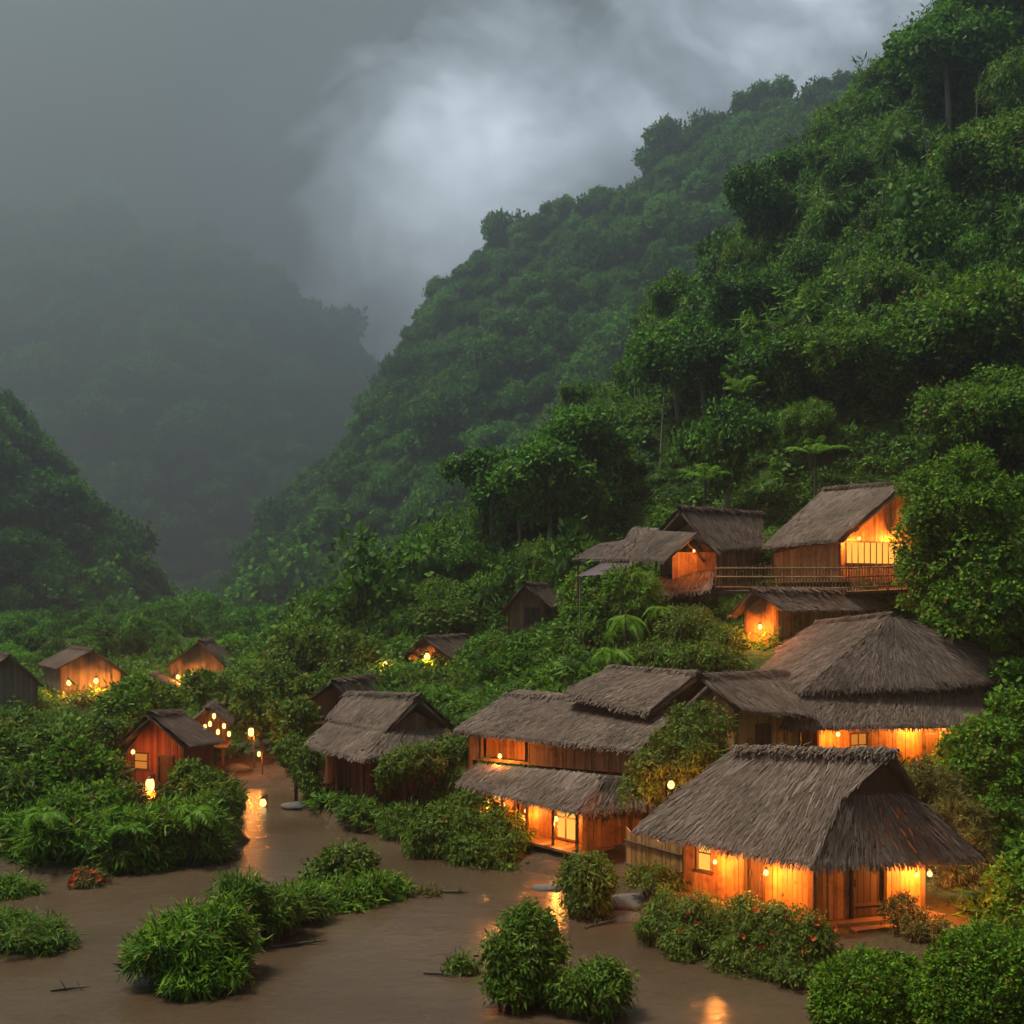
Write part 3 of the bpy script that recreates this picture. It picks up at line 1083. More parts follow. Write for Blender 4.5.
def house(name, label, cat, E, Rd, floor, ends=('gable', 'gable'), ins=0.5, wall='bamboo', roof='thatch', openings=(), group=None, dens=110, w=0.05,
          thick=0.16, fringe=0.2, seed=0, posts=True, walls=(0, 1, 2, 3), bw=0.17, deck=True, wall_top=None, skirt=None, kids=None, wall_floor=None):
    """E: four eave corners in order; Rd: ridge ends, Rd[0] above the side E3-E0, Rd[1] above E1-E2.
    openings: (side, s0, s1 as shares of the wall, za, zb above the floor, kind)"""
    E = [np.asarray(p, float) for p in E]
    R0, R1 = [np.asarray(p, float) for p in Rd]
    cx = sum(E) / 4
    root = thing(name, label, cat, (cx[0], cx[1], floor), group)
    panels = [(E[0], E[1], R1, R0), (E[2], E[3], R0, R1)]
    if ends[1] == 'hip': panels.append((E[1], E[2], R1, R1 + (E[2] - E[1]) * 1e-4))
    if ends[0] == 'hip': panels.append((E[3], E[0], R0, R0 + (E[0] - E[3]) * 1e-4))
    planes = []
    for p in panels:
        planes.append(plane_z(p[0], p[1], p[2]))
        if np.linalg.norm(p[2] - p[3]) > .05:
            planes.append(plane_z(p[0], p[1], p[3]))
            planes.append(plane_z(p[0], p[2], p[3]))
    ro = roof_obj('roof', panels, root, roof, dens, w, thick, fringe, seed, (R0, R1))
    zr = lambda x, y: min(min(pl(x, y) for pl in planes) - thick * 1.35 - 0.02, 99)
    if wall_top is not None:
        zr0 = zr
        zr = lambda x, y: min(zr0(x, y), wall_top)
    C = inset(E, ins)
    HOUSE_FOOT.append([tuple(p[:2]) for p in E])
    # extra lower roof on the same walls
    if skirt is not None:
        roof_obj('lower_roof', skirt, root, roof, dens, w, thick * 0.8, fringe, seed + 50)
    wf = floor if wall_floor is None else wall_floor
    # walls
    mb = MB()
    for i in walls:
        a, b = C[i], C[(i + 1) % 4]
        # every wall stops short of the corner posts
        ln = np.linalg.norm(b - a)
        d = (b - a) / ln
        a2, b2 = a + d * 0.07, b - d * 0.07
        l2 = ln - 0.14
        ops = [(s0 * l2, s1 * l2, wf + za, wf + zb) for side, s0, s1, za, zb, kd in openings if side == i]
        plank_wall(mb, a2, b2, wf, zr, bw, 0.05, ops)
    mb.build('wall', M[wall], root)
    if posts:
        for i in range(4):
            p = MB()
            zt = zr(*C[i])
            p.tube([(*C[i], floor - 1.2), (*C[i], zt)], 0.085, 8)
            p.build('post', M['timber'], root)
    if deck:
        q = MB()
        D = inset(E, max(ins - 0.35, 0.05))
        lo = [(*p, floor - 0.16) for p in D]
        hi = [(*p, floor - 0.02) for p in D]
        q.hexa(lo, hi)
        q.build('floor', M['deck'], root)
    for side, s0, s1, za, zb, kd in openings:
        a, b = C[side], C[(side + 1) % 4]
        ln = np.linalg.norm(b - a)
        d = (b - a) / ln
        nrm2 = np.array((d[1], -d[0]))
        if np.dot(nrm2, cx[:2] - a) > 0: nrm2 = -nrm2
        l2 = ln - 0.14
        A, B = a + d * (0.07 + s0 * l2), a + d * (0.07 + s1 * l2)
        z0_, z1_ = wf + za, wf + zb
        fr = MB()
        o3 = lambda p, z, k=0.0: (p[0] + nrm2[0] * k, p[1] + nrm2[1] * k, z)
        fr.beam(o3(A, z0_, .045), o3(A, z1_, .045), 0.07)
        fr.beam(o3(B, z0_, .045), o3(B, z1_, .045), 0.07)
        A2, B2 = A - d * 0.06, B + d * 0.06
        fr.beam(o3(A2, z1_ + .035, .05), o3(B2, z1_ + .035, .05), 0.07)
        if kd == 'door':
            dr = MB()
            m = 5
            for k in range(m):
                u0, u1 = A + (B - A) * (k + .04) / m, A + (B - A) * (k + .96) / m
                dr.beam(o3((u0 + u1) / 2, z0_, -.03), o3((u0 + u1) / 2, z1_, -.03), np.linalg.norm(u1 - u0), 0.04, up=(d[0], d[1], 0)) if False else dr.hexa(
                    [o3(u0, z0_, -.05), o3(u1, z0_, -.05), o3(u1, z0_, -.01), o3(u0, z0_, -.01)], [o3(u0, z1_, -.05), o3(u1, z1_, -.05), o3(u1, z1_, -.01), o3(u0, z1_, -.01)])
            for zz in (0.2, 0.8):
                z = z0_ + (z1_ - z0_) * zz
                dr.beam(o3(A + d * .05, z, .015), o3(B - d * .05, z, .015), 0.05, 0.09)
            fr.build('door_frame', M['timber'], root)
            do = dr.build('door', M['timber'], root)
            hd = MB()
            hd.beam(o3(B - d * .12, z0_ + .85, .02), o3(B - d * .12, z0_ + 1.05, .02), .035)
            hd.build('handle', M['iron'], do)
        elif kd == 'open':
            fr.build('door_frame', M['timber'], root)
        else:
            fr.beam(o3(A2, z0_ - .03, .06), o3(B2, z0_ - .03, .06), 0.09, 0.06)
            nb = max(1, int(np.linalg.norm(B - A) / 0.42))
            for k in range(1, nb):
                u = A + (B - A) * k / nb
                fr.beam(o3(u, z0_, .02), o3(u, z1_, .02), 0.045)
            if kd != 'lit_wide':
                fr.beam(o3(A, (z0_ + z1_) / 2, .022), o3(B, (z0_ + z1_) / 2, .022), 0.04)
            fo = fr.build('window', M['timber'], root)
            pn = MB()
            pn.hexa([o3(A, z0_, -.06), o3(B, z0_, -.06), o3(B, z0_, -.03), o3(A, z0_, -.03)], [o3(A, z1_, -.06), o3(B, z1_, -.06), o3(B, z1_, -.03), o3(A, z1_, -.03)])
            pn.build('pane', {'lit': M['glow_pane'], 'lit_wide': M['glow_pane'], 'dim': M['glow_dim'], 'dark': M['iron']}[kd], fo)
    root['_walls'] = 1
    del root['_walls']
    return root, C, zr


def para(n, r, l):
    """four corners from near, right and left corner: near, right, back, left"""
    n, r, l = map(np.asarray, (n, r, l))
    return [n, r, r + l - n, l]


# ---- front thatched house
N_, Rt, Lf = P(815, 860, 29.0), P(978, 852, 30.4), P(637, 826, 33.4)
E = para(N_, Rt, Lf)
E = [E[0], E[3], E[2], E[1]]          # slope 0 faces the water
front, FC, Fz = house('thatched_house', 'large thatched bamboo house at the front with deep shaggy hipped roof', 'house', E, (P(862, 752, 30.6), P(735, 748, 33.4)), 0.78, ('hip', 'hip'), ins=0.75, seed=1,
                dens=230, w=0.038, fringe=0.2, thick=0.2, wall='bamboo', bw=0.16,
                openings=((0, .78, .90, .75, 1.75, 'lit'), (0, .36, .50, 0.0, 1.78, 'door'), (3, .36, .68, 0.0, 1.75, 'door')))

# gablet at the right end of the front roof: the slopes run on past the hip under a small dark vent
q0, q1 = P(862, 752, 30.6), P(735, 748, 33.4)
go_ = (q0 - q1) / np.linalg.norm(q0 - q1)
tip = q0 + go_ * .95 + np.array((0, 0, .03))
ga_, gb_ = q0 + (E[0] - q0) * .42, q0 + (E[3] - q0) * .42
up3 = np.array((0, 0, .05))
roof_obj('gablet_roof', [(ga_ + up3, ga_ + up3 + go_ * .12, tip, q0 + up3), (gb_ + up3 + go_ * .12, gb_ + up3, q0 + up3, tip)], front, 'thatch', 260, .038, .1, .12, 91, (q0 + up3, tip))
mb = MB()
b0_, b1_ = ga_ + go_ * .02, gb_ + go_ * .02
mb.poly([b0_, b1_, q0 + go_ * .62 - np.array((0, 0, .12))], .1)
mb.poly([b1_ - go_ * .06, b0_ - go_ * .06, q0 + go_ * .56 - np.array((0, 0, .12))], .1)
mb.build('vent', M['timber'], front)

# ---- long house with stacked roofs
E8 = [P(640, 749, 40.4), P(455, 729, 44.6), P(520, 690, 51.5), P(712, 706, 46.5)]
long_house, C8, z8 = house('long_house', 'long bamboo house with stacked thatch roofs and a lit veranda near the water', 'house', E8, (P(684, 706, 43.5), P(506, 695, 48)), 0.7, ins=0.5, seed=2,
                     dens=150, w=0.045, wall='plank', bw=0.17, wall_floor=3.0,
                     openings=((0, .64, .93, .12, 0.95, 'open'),), deck=False,
                     skirt=[(P(577, 810, 37.8), P(458, 782, 42.4), P(480, 762, 44.0), P(612, 773, 39.4)), (P(652, 803, 39.4), P(577, 810, 37.8), P(612, 773, 39.4), P(640, 775, 40.4))])
top_panels = [(P(650, 710, 42.4), P(566, 690, 45.2), P(610, 667, 48.2), P(697, 673, 45)), (P(630, 670, 52), P(715, 678, 48.5), P(697, 673, 45), P(610, 667, 48.2))]
roof_obj('upper_roof', top_panels, long_house, 'thatch', 150, .045, .15, .3, 77, (P(697, 673, 45), P(610, 667, 48.2)))
mb = MB()
ga, gb = np.asarray(C8[0]), np.asarray(C8[1])
gin = np.array(((gb - ga)[1], -(gb - ga)[0])) / np.linalg.norm(gb - ga)
if gin[1] < 0: gin = -gin
plank_wall(mb, gb + gin * 1.0 + (ga - gb) * .02, ga + (gb - ga) * .55 + gin * 1.0, 3.0, lambda x, y: 4.25, .17)
mb.build('inner_wall', M['bamboo'], long_house)
# lower veranda: inner wall, end wall, posts and deck
fl = 0.72
va, vb = P(590, 850, 39.2), P(470, 825, 43.6)
vend = P(642, 848, 40.2)
mb = MB()
l2 = float(np.linalg.norm((vb - va)[:2]))
plank_wall(mb, va, vb, fl, lambda x, y: 2.6, .16, .05, [(.10 * l2, .26 * l2, fl + .1, fl + 1.65), (.70 * l2, .80 * l2, fl + .6, fl + 1.5), (.5 * l2, .6 * l2, fl + 0.0, fl + 1.6)])
plank_wall(mb, vend, P(582, 851, 38.6), fl, lambda x, y: 2.45, .16, .05)
mb.build('veranda_wall', M['bamboo'], long_house)
dv = (vb - va)[:2] / l2
nv = np.array((-abs(dv[1]), -abs(dv[0])))
nv = np.array((dv[1], -dv[0]))
if nv[1] > 0: nv = -nv
for s0, s1, za, zb, mt in ((.10, .26, .1, 1.65, 'glow_pane'), (.70, .80, .6, 1.5, 'glow_pane'), (.5, .6, 0, 1.6, 'timber')):
    a, b = va[:2] + dv * s0 * l2, va[:2] + dv * s1 * l2
    fr = MB()
    for q in (a, b, (a + b) / 2):
        q = q + nv * .04
        fr.beam((*q, fl + za), (*q, fl + zb), .06)
    for zz in (za, (za + zb) / 2, zb):
        fr.beam((*(a + nv * .06), fl + zz), (*(b + nv * .06), fl + zz), .055)
    fo = fr.build('window' if mt != 'timber' else 'door', M['timber'], long_house)
    pn = MB()
    q = -nv * .03
    pn.hexa([(*(a + q), fl + za), (*(b + q), fl + za), (*(b + q * 2), fl + za), (*(a + q * 2), fl + za)], [(*(a + q), fl + zb), (*(b + q), fl + zb), (*(b + q * 2), fl + zb), (*(a + q * 2), fl + zb)])
    pn.build('pane' if mt != 'timber' else 'panel', M[mt], fo)
for px, py, Y in ((577, 850, 38.2), (553, 845, 39.4), (527, 838, 40.6), (502, 832, 41.8), (470, 824, 42.9), (648, 848, 39.8)):
    p = P(px, py, Y)
    mb = MB()
    mb.tube([(p[0], p[1], -.4), (p[0], p[1], 2.45)], .06, 8)
    mb.build('post', M['timber'], long_house)
mb = MB()
for k in range(14):
    a = P(580, 850, 37.9) + (P(466, 824, 42.8) - P(580, 850, 37.9)) * (k + .03) / 14
    b = P(580, 850, 37.9) + (P(466, 824, 42.8) - P(580, 850, 37.9)) * (k + .97) / 14
    n3 = np.array((-nv[0], -nv[1], 0)) * 1.9
    z = np.array((0, 0, fl))
    q = [np.array((*a[:2], fl)), np.array((*b[:2], fl))]
    lo = [q[0], q[1], q[1] + n3, q[0] + n3]
    mb.hexa([p - np.array((0, 0, .09)) for p in lo], lo)
mb.build('veranda_floor', M['deck'], long_house)

# ---- wing between the long house and the hall
E9 = [P(815, 714, 41.8), P(738, 706, 38.8), P(667, 711, 41.5), P(745, 716, 45.0)]
wing, C9, z9 = house('bamboo_house', 'bamboo house squeezed between the long house and the big hall, small window under the eave', 'house', E9, (P(786, 672, 46), P(703, 676, 40.2)), 2.7, ins=0.45, seed=3,
                     dens=150, w=0.045, openings=((0, .48, .72, 1.3, 2.2, 'dark'),))

# ---- big hall
N1, R1_, L1 = P(805, 688, 42.8), P(1052, 673, 48.0), P(740, 667, 51.5)
E10 = [L1, N1, R1_, R1_ + L1 - N1]
n2, r2, l2_ = P(783, 724, 41.0), P(1034, 721, 46.6), P(735, 700, 51.0)
e2 = para(n2, r2, l2_)
t2 = inset(para(N1, R1_, L1), .9)
t2 = [np.array((*p, 6.35)) for p in t2]
hall, C10, z10 = house('thatched_hall', 'big hall with broad two tier thatch roof above the front house', 'house', E10, (P(818, 622, 52.5), P(892, 614, 47.3)), 2.3, ('hip', 'hip'), ins=1.1, seed=4,
                       dens=150, w=0.045, fringe=.25, thick=.2,
                       openings=((1, .50, .58, 0, 1.9, 'door'), (1, .14, .22, .8, 1.7, 'dim'), (1, .72, .8, .7, 1.6, 'dark')),
                       skirt=[(e2[0], e2[1], t2[1], t2[0]), (e2[3], e2[0], t2[0], t2[3])], wall_top=6.2)

# ---- two tier house left of centre
E5 = [P(386, 730, 48.2), P(328, 715, 52.2), P(386, 712, 55), P(455, 727, 50.6)]
mid_house, C5, z5 = house('gabled_house', 'two tier thatch house with open posts, draped in creeper by the river', 'house', E5, (P(420, 695, 49.2), P(348, 693, 54)), 0.75, ins=.3, seed=5, dens=130, w=.05,
                          wall='plank', wall_floor=3.0, deck=False,
                          skirt=[(P(365, 758, 46.0), P(306, 743, 50.6), P(334, 716, 52.4), P(388, 729, 48.4)), (P(450, 741, 49.2), P(365, 758, 46.0), P(388, 729, 48.4), P(450, 727, 50.6))])
for px, py, Y in ((363, 803, 46.9), (337, 794, 49.0), (316, 788, 51.0), (404, 804, 47.9), (434, 803, 48.9)):
    p = P(px, py, Y)
    mb = MB()
    mb.tube([(p[0], p[1], -.3), (p[0], p[1], 3.15)], .075, 8)
    mb.build('post', M['plank_red'], mid_house)
mb = MB()
q0, q1, q2 = P(371, 803, 47.9), P(326, 790, 51.5), P(440, 800, 50.5)
plank_wall(mb, q0, q1, .6, lambda x, y: 3.35, .2)
plank_wall(mb, q2, q0, .6, lambda x, y: 3.3, .2, .05, [(.9, 1.6, .6, 2.4)])
mb.build('lower_wall', M['plank_red'], mid_house)

# ---- little red hut on the left bank
E4 = [P(187, 745, 47.0), P(223, 741, 51.0), P(160, 738, 52.5), P(118, 742, 48.5)]
hut4, C4, z4 = house('red_hut', 'small red plank hut with tin grey roof among the left bank bushes', 'hut', E4, (P(149, 713, 47.4), P(181, 711, 52)), 1.1, ins=.3, seed=6, roof='thatch_old', dens=110, w=.06,
                     thick=.1, fringe=.12, wall='plank_red', bw=.12, openings=((3, .12, .38, 1.0, 1.65, 'dim'), (3, .56, .84, 0, 1.6, 'door')))

# ---- distant huts on the left
def small_hut(label, gl, gr, far, pk, pf, base_py, Y, dY, wall, roof='thatch_old', ops=(), name='gabled_hut', group=None, ins=.35, seed=0, bw=.22):
    """gable end towards us: gl, gr eave corners, pk peak; far = pixel shift of the rear end"""
    e0, e3 = P(*gr, Y), P(*gl, Y + dY * 0.15)
    sh = P(*pf, Y + dY) - P(*pk, Y)
    sh[2] = 0
    e3[2] = P(*gl, Y)[2]
    e1, e2_ = e0 + sh, e3 + sh
    fl_ = P(0, base_py, Y)[2]
    return house(name, label, 'hut', [e0, e1, e2_, e3], (P(*pk, Y), P(*pk, Y) + sh), fl_, ins=ins, seed=seed, roof=roof, dens=60, w=.08, thick=.12, fringe=.15, wall=wall, bw=bw, openings=ops, group=group)


small_hut('weathered grey barn cut off by the left edge of the view', (-38, 690), (44, 686), (-20, -4), (10, 655), (-14, 652), 722, 80, 8, 'plank_grey', seed=11, name='barn')
small_hut('grey gabled hut with three glowing lamps left of the red hut', (57, 669), (128, 675), (-22, -3), (93, 650), (72, 645), 708, 88, 7, 'plank_grey', seed=12,
          ops=((3, .58, .78, 0, 1.6, 'dim'), (3, .12, .3, .1, 1.3, 'dark'), (3, .33, .5, .1, 1.3, 'dark')))
small_hut('farthest grey hut with a wide glowing window strip', (166, 667), (228, 668), (10, -4), (199, 641), (212, 641), 690, 95, 7, 'plank_grey', seed=13, ops=((3, .12, .62, .55, 1.25, 'lit_wide'),))
small_hut('low dark shed joined between the two distant grey huts', (126, 688), (176, 689), (6, -3), (150, 675), (158, 674), 700, 90, 5, 'timber', seed=14, name='shed')
small_hut('tiny shelter roof behind the red hut with lanterns hung below', (192, 722), (228, 723), (4, -3), (207, 709), (214, 708), 745, 58, 4, 'timber', seed=15, name='shelter', ins=.3)
small_hut('small hut on the slope with a glaring lamp in its gable', (402, 657), (452, 659), (30, -2), (423, 637), (473, 636), 672, 75, 6, 'plank', seed=16)
small_hut('small dark hut perched high below the row of tall trees', (502, 611), (549, 606), (6, -6), (524, 583), (546, 588), 627, 72, 5, 'plank', seed=17, ops=((3, .45, .62, .3, 1.2, 'dark'), (3, .68, .85, .3, 1.2, 'dark')))
small_hut('hut on the upper terrace with lamp lit orange gable', (730, 614), (781, 609), (94, -3), (752, 590), (864, 589), 645, 52, 5, 'bamboo', roof='thatch', seed=18, bw=.16)
small_hut('collapsing hut with sagging roof behind the creeper covered house', (292, 712), (352, 702), (26, -2), (333, 681), (372, 684), 722, 60, 5, 'timber', seed=19)

# ---- upper terrace houses
E12 = [P(711, 547, 60.5), P(764, 545, 64), P(735, 528, 69), P(652, 538, 64)]
up1, C12, z12 = house('terrace_house', 'brown gabled house at the middle of the upper terrace with overlapping roofs', 'house', E12, (P(679, 507, 61.5), P(762, 513, 67)), 9.6, ins=.4, seed=20, roof='thatch_old', dens=100, w=.06, wall='plank')
porch = [(P(697, 533, 59.0) + np.array((1.1, .6, -1.0)), P(716, 546, 62.5), P(650, 531, 62.5), P(697, 532, 58.8)), (P(627, 557, 60.5), P(668, 558, 57.6), P(697, 532, 58.8), P(648, 530, 62.5))]
roof_obj('porch_roof', porch, up1, 'thatch_old', 100, .06, .12, .25, 31)
mb = MB()
plank_wall(mb, P(672, 575, 59.4), P(716, 572, 60.2), 10.2, lambda x, y: 12.1, .17)
mb.build('porch_wall', M['bamboo'], up1)
roof_obj('lower_roof', [(P(711, 588, 57.8), P(644, 595, 58.6), P(655, 575, 60.2), P(716, 569, 59.6))], up1, 'thatch_old', 100, .06, .12, .25, 32)
mb = MB()
plank_wall(mb, P(640, 612, 60.2), P(764, 606, 60.8), 8.6, lambda x, y: 10.35, .2)
mb.build('lower_wall', M['timber'], up1)

E13 = [P(841, 537, 57.0), P(764, 545, 60.5), P(838, 515, 66), P(958, 535, 61)]
up2, C13, z13 = house('balcony_house', 'steep thatched house at the top right with glowing window band and bamboo balcony', 'house', E13, (P(905, 482, 58.5), P(824, 489, 64)), 10.6, ins=.35, seed=21, dens=130, w=.055,
                      openings=((3, .34, .96, .85, 1.95, 'lit_wide'),))
mb = MB()     # balcony floor and bamboo rail, parts of the house
rail = MB()
pl = [P(716, 590, 58.4), P(846, 591, 55.6), P(912, 588, 57.0)]
for a, b in zip(pl[:-1], pl[1:]):
    k = int(np.linalg.norm(b - a) / .16)
    for j in range(k):
        p = a + (b - a) * j / k
        rail.tube([(p[0], p[1], p[2]), (p[0] + random.uniform(-.03, .03), p[1], p[2] + 1.25 + random.uniform(-.05, .09))], .035, 5)
    for h in (.15, .7, 1.15):
        rail.tube([a + np.array((0, -.06, h)), b + np.array((0, -.06, h))], .04, 6)
rail.build('balcony_rail', M['plank'], up2)
mb.hexa([pl[0] + np.array((0, 0, -.2)), pl[1] + np.array((0, 0, -.2)), pl[2] + np.array((0, 0, -.2)), P(905, 580, 62) + np.array((0, 0, -.3))],
        [pl[0] + np.array((0, 0, -.05)), pl[1] + np.array((0, 0, -.05)), pl[2] + np.array((0, 0, -.05)), P(905, 580, 62) + np.array((0, 0, -.15))])
mb.build('balcony_floor', M['timber'], up2)
for p in pl:
    mb = MB()
    mb.tube([(p[0], p[1] + .1, 6.5), (p[0], p[1] + .1, p[2] - .2)], .08, 7)
    mb.build('balcony_post', M['timber'], up2)

# small lean-to roofs on the left of the terrace
def leanto(label, panels, mat, seed, posts, name='lean_to', cat='shelter'):
    c = np.mean([p for pan in panels for p in pan], axis=0)
    r = thing(name, label, cat, (c[0], c[1], tz(c[0], c[1])))
    roof_obj('roof', panels, r, mat, 90, .06, .1, .2, seed)
    for p in posts:
        mb = MB()
        mb.tube([(p[0], p[1], tz(p[0], p[1]) - .3), (p[0], p[1], p[2])], .06, 6)
        mb.build('post', M['timber'], r)
    HOUSE_FOOT.append([tuple(p[:2]) for p in panels[0]])


leanto('low grey thatch shelter at the left end of the upper terrace', [(P(628, 558, 60.2), P(574, 558, 62), P(600, 543, 64), P(636, 538, 63.5))], 'thatch_old', 41, [P(578, 556, 62), P(624, 556, 60.6), P(602, 544, 63.8)])
leanto('second thatch shelter tucked up against the brown gabled house', [(P(660, 541, 63.2), P(622, 543, 64.2), P(634, 526, 66.5), P(664, 527, 66))], 'thatch_old', 42, [P(626, 540, 64), P(656, 540, 63.4)])
# purple tin roof with ribs
r = thing('tin_shelter', 'little purple tinted tin roof on poles below the terrace shelters', 'shelter', P(600, 585, 59))
tp = [P(628, 573, 57.8), P(575, 577, 59), P(604, 562, 61), P(634, 561, 60.4)]
mb = MB()
for k in range(16):
    u0, u1 = k / 16, (k + 1) / 16
    a, b = tp[0] + (tp[1] - tp[0]) * u0, tp[0] + (tp[1] - tp[0]) * u1
    c, d = tp[3] + (tp[2] - tp[3]) * u0, tp[3] + (tp[2] - tp[3]) * u1
    h = np.array((0, 0, .05 * (k % 2)))
    h2 = np.array((0, 0, .05 * ((k + 1) % 2)))
    dz = np.array((0, 0, .02))
    mb.hexa([a + h - dz, b + h2 - dz, d + h2 - dz, c + h - dz], [a + h, b + h2, d + h2, c + h])
mb.build('roof', M['rust_roof'], r)
for p in (P(625, 572, 58), P(580, 575, 59), P(606, 564, 60.6)):
    mb = MB()
    mb.tube([(p[0], p[1], tz(p[0], p[1]) - .3), (p[0], p[1], p[2] - .04)], .05, 6)
    mb.build('post', M['bark_pale'], r)


# ------------------------------------------------------------------ lamps
def lamp(label, px, py, Y, power=30, kind='hanging', group=None, r=0.085, wallside=(0, -.12, -.05), col=(1.0, 0.29, 0.042)):
    p = P(px, py, Y)
    t = thing({'hanging': 'hanging_lamp', 'post': 'post_lamp', 'lantern': 'lantern'}[kind], label, {'hanging': 'lamp', 'post': 'lamp', 'lantern': 'lantern'}[kind], p, group)
    b = MB()
    if kind == 'lantern':
        b.lathe(p, [(r * .55, -r * 1.5), (r * .95, -r), (r * 1.05, 0), (r * .95, r), (r * .55, r * 1.5)], 12)
    else:
        b.lathe(p, [(r * .25, -r * 1.05), (r * .75, -r * .75), (r, -.05 * r), (r * .8, r * .65), (r * .4, r * 1.2)], 12)
    b.build('bulb' if kind != 'lantern' else 'lamp_shade', M['bulb'], t, smooth=True)
    c = MB()
    c.lathe(p, [(r * .55, r * 1.25), (r * .55, r * 1.9), (r * .2, r * 2.1)], 10)
    c.build('cap', M['iron'], t)
    if kind == 'hanging':
        c = MB()
        c.tube([p + np.array((0, 0, r * 2)), p + np.array((0, 0, r * 2 + .3))], .012, 5)
        c.build('cord', M['iron'], t)
    if kind == 'lantern' and group == g6:
        c = MB()
        c.tube([p + np.array((0, 0, r * 2)), p + np.array((.02, 0, r * 2 + .5))], .012, 5)
        c.build('cord', M['iron'], t)
    elif kind in ('post', 'lantern'):
        gz = max(tz(p[0], p[1]), -1.0)
        c = MB()
        x = .16
        c.tube([(p[0] + x, p[1] + .05, gz - .3), (p[0] + x, p[1] + .05, p[2] + r * 2.6)], .035, 6)
        c.tube([(p[0] + x + .03, p[1] + .05, p[2] + r * 2.4), (p[0], p[1], p[2] + r * 2.1)], .02, 5)
        c.build('post', M['timber'], t)
    ld = bpy.data.lights.new('lamp_light', 'POINT')
    ld.energy = power * 1.5
    ld.color = col
    ld.shadow_soft_size = 0.05
    lo = bpy.data.objects.new('lamp_light', ld)
    lo.parent = t
    lo.location = (wallside[0], wallside[1], wallside[2] - r * 1.3)
    COL.objects.link(lo)
    return t


def lamp_on(label, C, zr, side, sh, Yout=.55, drop=.26, z=None, **kw):
    """a lamp hung under the eave, a little out from the wall"""
    a, b = np.asarray(C[side]), np.asarray(C[(side + 1) % 4])
    d = (b - a) / np.linalg.norm(b - a)
    n = np.array((d[1], -d[0]))
    if np.dot(n, sum(np.asarray(c) for c in C) / 4 - a) > 0:
        n = -n
    q = a + (b - a) * sh + n * Yout
    zz = zr(*q) - drop if z is None else z
    Y = q[1]
    return lamp(label, 512 + q[0] / Y * F, HY - (zz - CH) / Y * F, Y, wallside=(n[0] * .1, n[1] * .1, -.02), **kw)


g6 = 'lanterns strung below the tiny shelter roof'
g1 = 'lamps hung under the eaves of the front house'
lamp_on('lamp beside the dark door on the water side of the front house', FC, Fz, 0, .27, z=1.98, power=110, group=g1, r=.075)
lamp_on('assumed lamp by the glowing window of the front house', FC, Fz, 0, .66, z=1.98, power=90, group=g1, r=.06)  # no bulb visible here: lamp assumed behind the fringe from the wall's glow
lamp_on('left lamp of the pair at the right corner of the front house', FC, Fz, 3, .17, z=1.98, power=45, group=g1, r=.055)
lamp_on('right lamp of the pair at the right corner of the front house', FC, Fz, 3, .05, z=1.98, power=130, group=g1, r=.075)
g2 = 'lamps along the big hall front'
lamp_on('lamp at the left end of the hall front above the front roof', C10, z10, 1, .03, Yout=.8, z=4.15, power=140, group=g2)
lamp_on('middle lamp on the hall front beside its door', C10, z10, 1, .43, z=4.12, power=130, group=g2)
lamp_on('right end lamp on the hall front near the shrubs', C10, z10, 1, .56, z=4.12, power=120, group=g2)
g3 = 'lamps on the veranda of the long house'
lamp('left lamp under the long house veranda roof', 489, 801, 42.4, 45, group=g3)
lamp('veranda lamp second from the left on the long house', 503, 805, 41.9, 45, group=g3)
lamp('small veranda lamp at the middle of the long house', 526, 811, 41.0, 40, group=g3, r=.07)
lamp('bright veranda lamp by the lit doorway of the long house', 556, 819, 39.6, 80, group=g3)
lamp_on('lamp in the upper gallery of the long house', C8, z8, 0, .76, drop=.42, power=80)
lamp('glaring lamp in the shrub between long house and front house', 671, 785, 36.2, 120, r=.12)
lamp('lamp in the orange gable of the upper terrace hut', 760, 627, 51.7, 170, r=.11)
lamp_on('lamp over the balcony, left of the glowing window band', C13, z13, 3, .90, z=12.7, power=170)
lamp_on('lamp at the right of the glowing window band', C13, z13, 3, .55, z=12.9, power=200)
lamp('assumed lamp under the porch roof of the brown terrace house', 694, 551, 58.6, 70, r=.07)  # unseen lamp, assumed from the orange light on the porch wall
lamp('glaring lamp in the gable of the slope hut', 427, 657, 74.4, 300, r=.22)
lamp('lamp on a post left of the slope hut', 385, 664, 74, 160, 'post', r=.16)
g4 = 'lamps on the distant grey hut'
lamp('left lamp on the gable of the distant grey hut', 69, 683, 87.3, 260, group=g4, r=.2)
lamp('right lamp on the gable of the distant grey hut', 96, 681, 87.3, 260, group=g4, r=.2)
lamp('low lamp near the door of the distant grey hut', 109, 698, 87.0, 120, group=g4, r=.17)
g5 = 'lamps on the farthest hut'
lamp('left lamp at the farthest hut window', 178, 677, 94.2, 200, group=g5, r=.18)
lamp('right lamp at the farthest hut window', 190, 675, 94.2, 200, group=g5, r=.2)
g6 = 'lanterns strung below the tiny shelter roof'
for lb, a, b_ in (('topmost lantern of the cluster beside the tiny shelter', 214, 716), ('lantern near the middle of the cluster beside the tiny shelter', 210, 724), ('lantern left of centre in the cluster beside the shelter', 205, 727),
                  ('right upper lantern of the cluster beside the tiny shelter', 224, 726), ('lowest lantern of the cluster, nearest the path', 229, 734), ('small lantern at the lower left of the cluster', 218, 732)):
    lamp(lb, a, b_, 56.5, 24, 'lantern', g6, r=.09)
lamp('lone lantern on a post right of the lantern cluster', 251, 732, 60, 55, 'lantern', r=.15)
lamp('dim lantern low on the path before the creeper house', 259, 754, 58, 20, 'lantern', r=.09)
lamp('paper lantern in the yellow bush before the red hut', 150, 785, 44.6, 110, 'lantern', r=.17)
